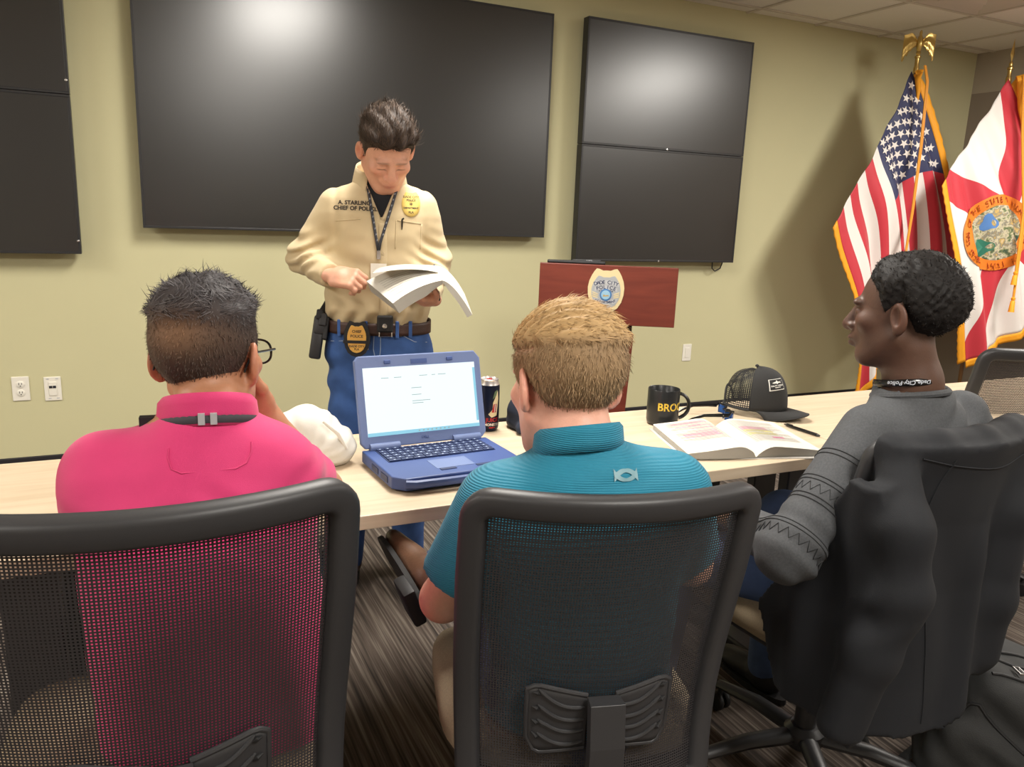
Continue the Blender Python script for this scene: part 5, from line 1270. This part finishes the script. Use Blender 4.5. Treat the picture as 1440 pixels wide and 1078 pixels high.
# ---------------------------------------------------------------- man in pink
def build_pink():
    O, az = (.095, 1.30), 6; hc = np.array([-.002, .118, 1.114]); R = rot(25, 6, -2)
    aR = ((.096, .035, .940), (.205, .300, .800), (.082, .222, .992)); aL = ((-.158, .045, .938), (-.200, .21, .79), (-.04, .38, .785))
    tors = [(.46, 0, -.02, .165, .125), (.6, 0, -.01, .165, .125), (.75, -.01, 0, .17, .12), (.87, -.02, .015, .17, .11), (.94, -.02, .03, .165, .095), (.99, -.015, .04, .13, .075), (1.03, -.01, .05, .08, .06), (1.06, -.005, .06, .05, .05)]
    S = [(.50, 0, -.02, .185, .142), (.6, 0, -.012, .190, .142), (.75, -.016, 0, .186, .136), (.86, -.024, .012, .184, .128), (.92, -.024, .024, .176, .116), (.965, -.020, .034, .152, .100), (1.00, -.013, .042, .116, .084), (1.03, -.010, .050, .080, .070), (1.045, -.005, .056, .064, .060)]
    def shirt(P):
        d = loft(P, S, 2.35)
        a = chain(P, aR[:2], (.070, .060), .03); a = smax(a, (P-(.42*A(*aR[0])+.58*A(*aR[1])))@A(.35, .83, -.42), .004)
        b = chain(P, aL[:2], (.074, .062), .03); b = smax(b, (P-(.3*A(*aL[0])+.7*A(*aL[1])))@A(-.18, .73, -.66), .004)
        d = smin(smin(d, a, .045), b, .045)
        w = .0032*wrinkle(P, 21, 30, (1, 1, 1.5))
        z = P[:, 2]; w = w+.0028*np.sin(z*95+9*P[:, 0]**2*6+2.5*np.sin(P[:, 0]*17)+1.3*np.sin(P[:, 0]*41+z*20))*sstep(-.02, -.08, P[:, 1])*sstep(.97, .92, z)*sstep(.78, .84, z)*np.exp(-(P[:, 0]/.14)**2)
        q = np.exp(-((P[:, 0]-.16)/.05)**2); w = w+.003*np.sin(P[:, 0]*60-z*80)*q*sstep(.98, .94, z)*sstep(.80, .88, z)
        return d+w
    M['pink'] = mat('pink_polo_cotton', srgb(206, 50, 110), .8, noise=.03, nscale=30, bump=.25, bscale=900, sheen=.15)
    me, so = seated('man in a bright pink polo and glasses, seen from behind, chin on hand', O, az, hc, R, lin(176, 124, 92), lin(196, 118, 92), lin(150, 90, 76), lin(50, 40, 34),
        ((0, .005, .95), (.0, .05, 1.03), (.0, .09, 1.07)), tors, [aR+(((-.55, .05, .83), (.45, .75, .3), (-.5, -.6, .2), FIST),), aL+(((.65, .75, -.05), (0, 0, 1), (.7, -.6, 0), RELAX),)],
        shirt, ((-.36, -.2, .50), (.36, .38, 1.075)), M['pink'], None, [((.09, .04, .555), (.20, .42, .53), (.17, .33, .09)), ((-.09, .04, .555), (-.17, .43, .53), (-.16, .36, .09))], M['denim_dark'], head_kw=dict(s=1.01))
    bv = bvh_of(so)
    collar(me, (-.004, .058, 1.020), .070, .068, .040, .14, M['pink'], tilt=-.35, gap=.25, th=.004, lean=.1)
    # lanyard under the collar
    M['lan_dark'] = mat('charcoal_lanyard', srgb(58, 56, 62), .7)
    g = MB(); ring = [(-.004+.0795*math.cos(t), .058+.0775*math.sin(t), 1.036-.35*.077*math.sin(t)-.018) for t in np.linspace(PI*.98, PI*2.02, 26)]
    g.tube(ring, .0075, 8, flat=(.3, 1)); la = g.build('lanyard', M['lan_dark'], me)
    MB().box(-.108, -.078, .045, .062, 1.018, 1.034).build('lanyard_end', M['black_matte'], la, smooth=False)
    for dx in (-.012, .006): MB().box(dx-.005, dx+.005, -.0245, -.019, 1.036, 1.054).build('lanyard_clip', M['silver'], la, smooth=False)
    st = MB()
    def back(x, z, l=.001): return front(bv, x, z, -1, l)
    yk = [(-.060, 1.005), (-.061, .992), (-.056, .978), (-.042, .972), (.036, .972), (.052, .978), (.060, .992), (.061, 1.005)]
    st.tube([back(x, z) for x, z in yk], .0013, 6); st.build('yoke_stitching', M['pink'], so)
    # hair: faded back and sides, wavy grey-black top
    ys = [-.12, -.08, -.05, -.030, -.012, .004, .020, .035, .060, .085, .11]; zs = [-.040, -.040, -.038, -.02, .030, .020, -.010, .035, .060, .070, .074]
    sc = 1.01
    def hfn(P):
        y, z = P[:, 1]/sc, P[:, 2]/sc; zn = hair_zone(P/sc, ys, zs)
        th = .0045+.016*sstep(.050, .092, z)*(1-.6*sstep(.030, .075, np.abs(P[:, 0])))+.010*sstep(.0, .07, y)*sstep(.07, .10, z)
        th = th+.005*wrinkle(P, 14, 130)*sstep(.06, .09, z)
        return smax(cranium(P/sc)*sc-th, zn*sc, .003)
    def col(V, N, s):
        z = V[:, 2]; c = np.tile(lin(46, 40, 40), (len(V), 1)); mid = np.exp(-((z-.045)/.030)**2)*np.exp(-((V[:, 0])/.055)**2)*sstep(-.02, -.07, V[:, 1])
        c = mix(c, lin(142, 106, 78), np.clip(.85*mid, 0, 1)); c = mix(c, lin(96, 76, 62), np.clip(.35*sstep(.075, .03, z), 0, 1))
        return mix(c, lin(120, 118, 122), np.full(len(V), .30 if s else .05)*sstep(.05, .08, z))
    comb = lambda p, n: np.stack([p[:, 0]*3+.35+.9*np.sin(p[:, 1]*90), .5*np.sin(p[:, 0]*110)+.3, .25+.4*np.sin(p[:, 0]*70+p[:, 1]*60)], 1)
    hair_object(me, hfn, None, hc, R, (-.12, -.15, -.07), (.12, .15, .19), .0033, col,
                [(4600, .013, comb, .0008, .32, .05, lambda V, N: V[:, 2] > .075), (7000, .0045, lambda p, n: np.stack([p[:, 0]*0, -.2+p[:, 0]*0, -1+p[:, 0]*0], 1), .0006, .15, .5, lambda V, N: V[:, 2] <= .08)])
    # glasses
    T = lambda x, y, z: Vector(tuple(np.array((x, y, z))@R.T+hc))
    g = MB()
    for s in (-1, 1): g.tube([T(s*.076, .100, .012), T(s*.079, .05, .012), T(s*.082, .0, .012), T(s*.081, -.018, .004), T(s*.079, -.036, -.018)], [.0024, .0022, .002, .0022, .0018], 8)
    gl = g.build('glasses', M['gloss_black'], me)
    M['glass'] = mat('clear_lens', srgb(235, 240, 242), .05); b = M['glass'].node_tree.nodes['Principled BSDF']; b.inputs['Transmission Weight'].default_value = .95; b.inputs['IOR'].default_value = 1.1
    for s in (-1, 1):
        rim = []; 
        for t in np.linspace(0, 2*PI, 29)[:-1]: rim.append(T(s*.036+.031*math.copysign(abs(math.cos(t))**.75, math.cos(t)), .118-.012*(abs(s*.036+.031*math.cos(t))/.067)**2, .006+.022*math.copysign(abs(math.sin(t))**.8, math.sin(t))))
        MB().tube(rim, .0022, 6, closed=True).build('rim', M['gloss_black'], gl)
        c = sum(rim, Vector())/len(rim); MB().add([c]+rim, [(0, 1+k, 1+(k+1) % 28) for k in range(28)]).build('lens', M['glass'], gl, fix=False)
    MB().tube([T(-.008, .118, .010), T(0, .121, .013), T(.008, .118, .010)], .002, 6).build('bridge', M['gloss_black'], gl)
    for s in (-1, 1): shoe(me, (s*.165+.0, .345, .085), (s*.1, 1, 0), M['leather'], M['black_matte'])
    return me
# ---------------------------------------------------------------- man in teal
def build_teal():
    O, az = (.675, 1.06), 18; hc = np.array([-.046, .090, 1.090]); R = rot(-21, 13, 3)
    aL = ((-.162, .025, .900), (-.250, .055, .715), (-.140, .285, .640)); aR = ((.128, .012, .925), (.225, .13, .735), (.09, .345, .70))
    tors = [(.46, 0, .06, .150, .105), (.6, 0, .06, .145, .10), (.75, -.01, .045, .15, .095), (.86, -.015, .022, .15, .09), (.92, -.02, .018, .135, .08), (.96, -.02, .02, .09, .06), (.99, -.025, .03, .06, .05), (1.02, -.03, .04, .048, .045)]
    S = [(.50, 0, .06, .165, .120), (.6, 0, .06, .165, .116), (.75, -.010, .045, .176, .112), (.85, -.016, .025, .184, .110), (.90, -.020, .018, .178, .104), (.94, -.018, .018, .164, .096), (.972, -.019, .024, .134, .086), (1.00, -.027, .032, .078, .066), (1.02, -.030, .040, .064, .058)]
    def shirt(P):
        Q = P.copy(); Q[:, 2] = P[:, 2]-.10*P[:, 0]                   # right shoulder sits a little higher
        d = loft(Q, S, 2.35)
        a = chain(P, aL[:2], (.070, .060), .03); a = smax(a, (P-(.22*A(*aL[0])+.78*A(*aL[1])))@A(-.40, .12, -.91), .004)
        b = chain(P, aR[:2], (.070, .058), .03); b = smax(b, (P-(.25*A(*aR[0])+.75*A(*aR[1])))@A(.40, .45, -.80), .004)
        d = smin(smin(d, a, .045), b, .045); z = P[:, 2]
        w = .0016*wrinkle(P, 33, 26, (1, 1, 1.4))
        w = w+.005*np.exp(-((z-.968-.12*(P[:, 0]-.02))/.009)**2)*np.exp(-((P[:, 0]-.035)/.055)**2)*sstep(.0, -.04, P[:, 1])   # crease below the collar
        w = w+.004*np.sin((P[:, 0]+.19)*120+z*30)*np.exp(-((P[:, 0]+.175)/.02)**2)*sstep(.95, .85, z)
        return d+w
    M['teal'] = mat('teal_ribbed_knit', srgb(18, 122, 150), .7, noise=.03, nscale=30, bump=.45, bscale=95, wave='Z', sheen=.1)
    me, so = seated('man in a teal polo with short blond hair, seen from behind at the laptop', O, az, hc, R, lin(222, 168, 146), lin(222, 132, 112), lin(190, 116, 104), lin(150, 112, 80),
        ((-.02, .035, .94), (-.030, .045, 1.01), (-.034, .068, 1.05)), tors, [aR+(((-.6, .75, -.15), (.1, .2, 1), (-.7, -.6, 0), RELAX),), aL+(((.5, .8, -.25), (0, .3, 1), (.7, -.5, .2), RELAX),)],
        shirt, ((-.37, -.18, .50), (.37, .32, 1.06)), M['teal'], None, [((.09, .08, .55), (.13, .44, .60), (-.235, .315, .640)), ((-.09, .08, .55), (-.11, .48, .54), (-.10, .50, .09))], M['denim_mid'], head_kw=dict(s=1.055))
    bv = bvh_of(so)
    co = collar(me, (-.029, .040, .999), .069, .065, .032, .10, M['teal'], tilt=-.30, gap=.30, th=.004, lean=.15, roll=.10)
    # interlocking arcs logo below the collar
    g = MB(); cx, cz = .030, .978; 
    def bp(x, z, l): return front(bv, x, z, -1, l)
    for s in (-1, 1):
        V = []
        for k in range(13):
            t = k/12; xx = (t-.5)*.040; zz = s*(.0070-.030*((t-.5)**2)*1.5); wd = .0022+.0028*abs(2*t-1)
            V += [bp(cx+xx, cz-zz*.9-wd, .0025), bp(cx+xx, cz-zz*.9+wd, .0025)]
        g.add(V, [(2*k, 2*k+2, 2*k+3, 2*k+1) for k in range(12)])
    M['grey_print'] = mat('grey_print', srgb(110, 150, 160), .5); g.build('sport_logo', M['grey_print'], so, fix=False)
    for sgn, arm in ((-1, aL), (1, aR)):
        pass
    # hair: clipped sides, longer combed top with a hard parting
    ys = [-.12, -.08, -.05, -.034, -.014, .004, .020, .035, .060, .085, .11]; zs = [-.060, -.058, -.050, -.03, .030, .020, -.004, .035, .062, .074, .080]; sc = 1.055
    part = lambda P: (P[:, 2]/sc-.066)+.55*(P[:, 0]/sc+.052)           # parting runs along the left
    def hfn(P):
        y, z = P[:, 1]/sc, P[:, 2]/sc; zn = hair_zone(P/sc, ys, zs)
        up = sstep(.0, .018, z-.060+.10*np.maximum(-y-.05, 0)); 
        th = (.0045+.0075*sstep(-.05, .03, z))*(.5+.5*sstep(0, .03, -zn))+.005*up+.002*up*sstep(-.06, .06, P[:, 0])
        gq = np.exp(-((z-.058)/.0035)**2)*(P[:, 0] < -.02)*sstep(-.06, -.02, y); th = th-.006*gq
        th = th+.0025*np.sin(P[:, 0]*170+y*240+3*np.sin(z*60))*up
        return smax(cranium(P/sc)*sc-th, zn*sc, .004)
    def col(V, N, s):
        z = V[:, 2]; c = np.tile(lin(150, 124, 92), (len(V), 1)); c = mix(c, lin(186, 154, 106), sstep(.06, .09, z)*.8); c = mix(c, lin(138, 112, 88), sstep(0, -.055, z)*.7)
        line = np.exp(-((z-.059)/.0035)**2)*(V[:, 0] < -.03)*sstep(-.06, -.03, V[:, 1]); return mix(c, lin(206, 168, 140), np.clip(line*.8, 0, 1))
    whorl = lambda p, n: np.stack([.9+0*p[:, 0], -.55-6*(p[:, 1]+.02), -.2-3*np.maximum(p[:, 0], 0)], 1)
    down = lambda p, n: np.stack([.25*np.sin(p[:, 0]*40), -.15+0*p[:, 0], -1+0*p[:, 0]], 1)
    hair_object(me, hfn, None, hc, R, (-.12, -.15, -.09), (.12, .15, .19), .0033, col,
                [(5200, .013, whorl, .0008, .08, .0, lambda V, N: V[:, 2] > .068), (10000, .0075, down, .0006, .12, .28, lambda V, N: V[:, 2] <= .072)])
    # cowboy boot on the crossed leg, sole to the left; other foot on the floor
    M['boot'] = mat('brown_boot_leather', srgb(104, 76, 58), .4, noise=.25, nscale=25, bump=.2, bscale=200)
    a = np.array((-.232, .315, .655)); fwd = np.array((-.30, .95, .02)); fwd /= np.linalg.norm(fwd); sole = np.array((-.92, .22, -.30)); sole -= fwd*(sole@fwd); sole /= np.linalg.norm(sole); sd = np.cross(fwd, sole)
    Rb = np.stack([sd, fwd, sole], 1).astype(f32)          # local: y towards the toe, z through the sole
    def boot(P):
        Q = (P-a.astype(f32))@Rb
        d = smin(ell(Q, (0, .03, .050), (.040, .10, .036)), ell(Q, (0, .135, .058), (.042, .085, .026)), .03)
        d = smin(d, cap(Q, A(0, -.02, .03), A(0, -.03, -.06), .044, .047), .03); return np.maximum(d, Q[:, 2]-.080)
    bo = solidmesh('boot', boot, a-.27, a+.27, .008, M['boot'], me)
    Mx = Matrix([[Rb[i][0], Rb[i][1], Rb[i][2], a[i]] for i in range(3)]+[[0, 0, 0, 1]])
    pl = [(.046*math.cos(2*PI*k/24)*(1+.12*math.sin(2*PI*k/24)), .062+.155*math.sin(2*PI*k/24)) for k in range(24)]
    MB().prism(pl, .010, Mx @ Matrix.Translation((0, 0, .079))).build('sole', M['black_matte'], bo, smooth=False)
    MB().box(-.040, .040, -.092, -.016, .088, .114, .006, Mx).build('heel', M['black_matte'], bo)
    shoe(me, (-.10, .50, .085), (0, 1, 0), M['boot'], M['black_matte'])
    return me
# ---------------------------------------------------------------- man in grey
def build_grey():
    O, az = (1.545, 1.15), -6; hc = np.array([-.052, .030, 1.196]); R = rot(-21, 4, 0)
    aL = ((-.155, .0, .945), (-.395, -.015, .735), (-.270, .215, .690)); aR = ((.152, -.015, .955), (.305, -.065, .745), (.17, .17, .68))
    tors = [(.46, 0, .05, .145, .10), (.6, 0, .05, .14, .098), (.75, 0, .03, .145, .094), (.88, -.005, .005, .148, .088), (.95, -.01, -.01, .14, .08), (1.0, -.015, -.005, .10, .065), (1.035, -.02, 0, .07, .055), (1.06, -.025, .005, .055, .05)]
    S = [(.50, 0, .05, .160, .116), (.6, 0, .05, .158, .112), (.75, 0, .03, .165, .108), (.86, -.004, .010, .172, .102), (.92, -.008, -.004, .166, .098), (.96, -.012, -.008, .145, .090), (.995, -.016, -.005, .110, .080), (1.02, -.020, 0, .088, .074), (1.04, -.024, .005, .076, .068)]
    def shirt(P):
        d = loft(P, S, 2.35)
        a = chain(P, aL, (.066, .058, .042), .03); a = smax(a, (P-A(*aL[2]))@A(.47, .86, -.17)+.01, .004)
        b = chain(P, aR, (.064, .054, .042), .03); b = smax(b, (P-A(*aR[2]))@A(-.4, .89, -.2)+.01, .004)
        d = smin(smin(d, a, .04), b, .04); z = P[:, 2]
        w = .0022*wrinkle(P, 43, 34, (1, 1, 1.3)); q = np.exp(-(((P[:, 0]+.38)/.06)**2+((z-.74)/.07)**2)); w = w+.006*np.sin(P[:, 0]*90+z*100)*q
        w = w+.0045*np.sin(z*110-P[:, 0]*60)*np.exp(-((P[:, 0]-.05)/.08)**2)*sstep(.94, .97, z)*sstep(0, -.03, P[:, 1])
        d = d+w
        nk = cap(P, A(-.024, .0, .99), A(-.04, .02, 1.12), .066, .066); return smax(d, -np.maximum(nk, 1.005+.25*P[:, 1]-z), .004)
    m = mat('charcoal_heather_knit', srgb(74, 76, 79), .85, noise=.2, nscale=260, bump=.2, bscale=700); M['heather'] = m
    me, so = seated('young man in a dark grey long sleeved shirt, in profile facing left', O, az, hc, R, lin(86, 60, 47), lin(100, 64, 50), lin(80, 50, 45), lin(70, 50, 42),
        ((-.015, -.01, .95), (-.028, .0, 1.05), (-.044, .010, 1.12)), tors, [aL+(((.45, .85, -.2), (-.3, .3, .9), (.8, -.4, .3), RELAX),), aR+(((-.4, .85, -.2), (.2, .2, 1), (-.8, -.4, .2), RELAX),)],
        shirt, ((-.50, -.19, .50), (.37, .28, 1.06)), m, None, [((.09, .04, .55), (.16, .44, .55), (.14, .42, .09)), ((-.09, .04, .55), (-.30, .40, .555), (-.30, .44, .09))], M['denim_mid'], head_kw=dict(s=.97, nose=1.35, lip=1.6), h_head=.0028)
    # stitched bands on the sleeve
    sh, el = Vector(aL[0]), Vector(aL[1]); ax = (el-sh).normalized(); u = ax.orthogonal().normalized(); v = ax.cross(u); bv = bvh_of(so); M['heather_dark'] = mat('dark_stitching', srgb(44, 45, 47), .9)
    st = MB()
    def ringpts(t, n=30):
        c = sh+(el-sh)*t; pts = []
        for k in range(n):
            d = u*math.cos(2*PI*k/n)+v*math.sin(2*PI*k/n); h = bv.ray_cast(c+d*.12, -d, .12)
            pts.append((h[0] if h[0] else c+d*.062)+d*.0006)
        return pts
    for t in (.30, .335, .52, .55, .66, .69, .88, .91): st.tube(ringpts(t), .0014, 5, closed=True)
    for t0 in (.605, .965):
        zz = [];
        A_, B_ = ringpts(t0-.03, 36), ringpts(t0+.03, 36)
        for k in range(36): zz.append(A_[k] if k % 2 else B_[k])
        st.tube(zz, .0011, 5, closed=True)
    st.build('sleeve_stitching', M['heather_dark'], so)
    c = MB(); ring = [(-.026+.076*math.cos(t), .004+.072*math.sin(t), 1.024-.22*.072*math.sin(t)-.008*math.cos(2*t)*0) for t in np.linspace(0, 2*PI, 37)[:-1]]
    c.tube(ring, .0075, 8, closed=True).build('neckband', m, so)
    g = MB(); ring = [(-.034+.0665*math.cos(t), .010+.066*math.sin(t), 1.052-.20*.066*math.sin(t)) for t in np.linspace(PI*.72, PI*2.05, 30)]
    g.tube(ring, .0072, 8, flat=(.25, 1)); la = g.build('lanyard', M['gloss_black'], me)
    V, F = text_mesh('Dade City Police', .0125, 0, .0003)
    pts = []
    for q in V: t = PI*1.20-q.x/.067; pts.append(Vector((-.034+.0690*math.cos(t), .010+.0685*math.sin(t), 1.052-.20*.066*math.sin(t)-q.y)))
    mesh('lettering', pts, F, M['lan_print'], la, smooth=False)
    # short coily hair
    ys = [-.12, -.085, -.06, -.036, -.014, .004, .022, .040, .062, .085, .11]; zs = [-.062, -.064, -.060, -.03, .032, .022, .006, .055, .080, .096, .104]; sc = .97
    def hfn(P):
        y, z = P[:, 1]/sc, P[:, 2]/sc; zn = hair_zone(P/sc, ys, zs); e = sstep(0, .06, -zn)
        th = (.0025+.011*e+.007*sstep(.0, -.08, y)*e)+.0022*wrinkle(P, 54, 520)+.0018*wrinkle(P, 55, 300)
        return smax(cranium(P/sc)*sc-th, zn*sc, .004)
    col = lambda V, N, s: np.tile(lin(24, 21, 20), (len(V), 1))*(1.3 if s else 1)
    hair_object(me, hfn, None, hc, R, (-.12, -.16, -.09), (.12, .14, .18), .0030, col, [(7000, .0016, lambda p, n: np.stack([np.sin(p[:, 1]*300), np.sin(p[:, 2]*300), np.sin(p[:, 0]*300)], 1), .0007, 1.2, .6, lambda V, N: V[:, 2] > -9)])
    for s, ax_ in ((1, .14), (-1, -.30)): shoe(me, (ax_, .43, .085), (s*.1, 1, 0), M['black_matte'], M['black_matte'])
    return me
pink = build_pink(); teal = build_teal(); grey = build_grey()
# ================================================================ JACKET, BAGS, CLOTHS
M['jacket'] = mat('dark_navy_softshell', srgb(16, 19, 25), .8, bump=.25, bscale=900)
JO, JR = (1.486, 1.284), math.radians(4)
def jacket_fn(P):
    x, y, z = P[:, 0], P[:, 1], P[:, 2]
    yc = np.interp(z, [.33, .5, .65, .8, .9, .97], [-.285, -.272, -.262, -.266, -.282, -.30])
    ys = yc+.055*np.minimum(np.abs(x)/.22, 1.2)**2
    bot = np.interp(x, [-.3, -.05, .01, .05, .3], [.36, .33, .34, .445, .44]) if False else np.interp(x, [-.3, -.02, .08, .3], [.355, .345, .44, .43])
    fold = .004*np.sin(x*42+1.5*np.sin(z*9)+.6)*sstep(.95, .75, z)+.020*np.exp(-((x-.03-.05*(z-.6))/.03)**2)*sstep(.92, .7, z)
    d = np.maximum(np.abs(y-(ys-.040-fold))-.017, np.maximum(np.maximum(x-.195, -x-.226), np.maximum(bot-z, z-.970)))
    d = smin(d, chain(P, ((-.205, -.266, .966), (-.12, -.30, .970), (0, -.312, .970), (.11, -.30, .970), (.185, -.276, .968)), (.024, .024, .024, .024, .024), .02), .03)
    sl = chain(P, ((-.205, -.277, .950), (-.245, -.335, .83), (-.240, -.345, .70), (-.272, -.325, .58), (-.300, -.305, .42)), (.030, .046, .050, .046, .042), .03)
    sl = sl+.0025*np.sin(z*75+y*30)*np.exp(-((z-.66)/.07)**2); sl = np.maximum(sl, .405-z)
    d = smin(d, sl, .016)
    ym = np.interp(z, [.35, .45, .56, .70, .85, .98], [-.13, -.085, -.055, -.125, -.215, -.285])
    pn = np.maximum(np.abs(x+.268+.02*(z-.7)-.008*np.sin(y*50))-.012, np.maximum(y-ym, np.maximum(-.31-y, np.maximum(.375+.12*(y+.2)-z, z-.90))))
    d = smin(d, pn, .02)
    rs = chain(P, ((.165, -.285, .935), (.150, -.315, .80), (.142, -.315, .60), (.140, -.312, .47)), (.036, .040, .040, .036), .03)
    d = smin(d, rs, .05)
    return d-.004+.0012*wrinkle(P, 71, 60)
jk = solidmesh('jacket', jacket_fn, (-.40, -.44, .30), (.30, .0, 1.05), .0065, M['jacket'], None, (JO[0], JO[1], 0), (0, 0, JR))
tag(jk, 'dark navy jacket draped over the chair back of the man in grey', 'jacket')
bj = bvh_of(jk); g = MB()
def jb(x, z): return front(bj, x, z, -1, .0008)
for pts in ([(-.19, .955), (-.10, .935), (.02, .92), (.10, .93), (.17, .955)], [(-.17, .80), (-.12, .70), (-.095, .58), (-.085, .45), (-.08, .37)], [(-.12, .95), (-.135, .88), (-.15, .80)]):
    C_ = smooth_curve([(i, (p[0], p[1], 0)) for i, p in enumerate(pts)]); q = [C_(t) for t in np.linspace(0, len(pts)-1, 18)]; g.tube([jb(p[0], p[1]) for p in q], .0016, 6)
g.build('seam', M['jacket'], jk)
zp = MB(); zp.tube([(-.283, -.140, .575), (-.284, -.143, .545)], .003, 6); zp.build('zipper_pull', M['steel'], jk)

# ---- backpack on the floor behind the right-hand chair
M['pack'] = mat('black_nylon', srgb(32, 33, 33), .75, noise=.12, nscale=60, bump=.35, bscale=500); M['pack_grey'] = mat('grey_padding', srgb(78, 80, 74), .85, bump=.3, bscale=600)
BO = (1.93, 1.02)
def pack(P):
    d = rbox(P, (0, 0, .17), (.19, .15, .165), .06, rot(0, 0, 14)); d = smin(d, rbox(P, (-.10, -.10, .13), (.12, .085, .10), .045, rot(0, 0, 20)), .03)
    d = d+.003*np.sin(P[:, 0]*60+P[:, 2]*70+2*np.sin(P[:, 1]*20))+.003*wrinkle(P, 81, 50)
    return np.maximum(d, .002-P[:, 2])
bp = solidmesh('backpack', pack, (-.32, -.30, -.02), (.32, .26, .42), .009, M['pack'], None, (BO[0], BO[1], 0), (0, 0, math.radians(-50))); tag(bp, 'dark backpack lying on the floor behind the jacket', 'backpack')
bvp = bvh_of(bp)
def pk(x, y, l=.004):
    h = bvp.ray_cast(Vector((x, y, .8)), Vector((0, 0, -1))); return Vector((x, y, (h[0].z if h[0] else .0)+l))
for a, b in (((-.10, -.12), (.12, -.04)), ((-.14, -.02), (.12, .08)), ((-.17, -.14), (.02, -.17)), ((-.15, -.07), (.14, .02))):
    g = MB(); g.tube([pk(a[0]+(b[0]-a[0])*t, a[1]+(b[1]-a[1])*t, .002) for t in np.linspace(0, 1, 12)], .004, 8); g.build('zipper', M['black_matte'], bp)
for x, y, dx in ((-.05, -.06, .012), (.02, .03, .02)):
    p = pk(x, y, .008); g = MB(); g.tube([p, p+Vector((dx, -.028, .0)), p+Vector((dx+.012, -.026, 0)), p+Vector((.012, .002, 0))], .003, 6, closed=True); g.build('zipper_pull', M['steel'], bp)
st = MB(); st.tube([(-.16, -.18, .10), (-.24, -.24, .03), (-.20, -.34, .02), (-.05, -.38, .02), (.08, -.34, .025), (.12, -.22, .08)], .03, 10, flat=(1, .35)); st.build('shoulder_strap', M['pack'], bp)
st = MB(); st.tube([(.06, -.17, .10), (.10, -.26, .05), (.22, -.28, .04), (.28, -.16, .05), (.24, -.06, .12)], .04, 10, flat=(1, .5)); st.build('shoulder_strap', M['pack_grey'], bp)
bevel(MB().box(-.03, .03, -.02, .02, -.006, .006, M=Matrix.Translation((-.05, -.36, .045)) @ Matrix.Rotation(.5, 4, 'Z')).build('buckle', M['steel'], bp, smooth=False), .002)
st = MB(); st.tube([(-.19, -.10, .16), (-.27, -.13, .06), (-.33, -.05, .02), (-.36, .06, .015)], .018, 8, flat=(1, .25)); st.build('webbing', M['pack'], bp)

# ---- crumpled white cloth bag and folded navy cloth on the table
M['white_cloth'] = mat('white_cloth', srgb(214, 211, 202), .85, bump=.2, bscale=500)
def wcloth(P):
    d = smin(ell(P, (0, 0, .062), (.095, .070, .085)), ell(P, (.055, -.045, .04), (.060, .050, .055)), .03)
    r = np.arctan2(P[:, 2]-.02, P[:, 0]+.02); d = d+.0018*np.sin(r*17+P[:, 1]*35+2.5*np.sin(P[:, 0]*40))+.0055*wrinkle(P, 91, 62)
    return np.maximum(d, .001-P[:, 2])
wc = solidmesh('cloth_bag', wcloth, (-.16, -.14, -.01), (.16, .13, .18), .005, M['white_cloth'], None, (.362, 1.945, TZ), (0, 0, .2)); tag(wc, 'crumpled white cloth bag on the table behind the man in pink', 'bag')
hd = MB(); hd.tube([(.02, -.07, .12), (.05, -.09, .09), (.07, -.095, .05)], [.004, .006, .004], 8); hd.build('bag_handle', M['white_cloth'], wc)
M['navy_cloth'] = mat('navy_cloth', srgb(34, 42, 60), .8, bump=.25, bscale=600)
def ncloth(P):
    d = smin(ell(P, (0, .01, .040), (.080, .072, .078)), rbox(P, (.03, -.045, .022), (.075, .05, .018), .016), .012)
    d = d+.003*np.sin(P[:, 2]*110+P[:, 0]*25+1.5*np.sin(P[:, 0]*30))*sstep(.06, .03, P[:, 2])+.0015*wrinkle(P, 95, 60)
    return np.maximum(d, .001-P[:, 2])
nc = solidmesh('navy_cloth', ncloth, (-.14, -.12, -.01), (.14, .11, .14), .005, M['navy_cloth'], None, (1.062, 2.060, TZ), (0, 0, -.5)); tag(nc, 'dark navy folded cloth between the can and the blond man', 'cloth')
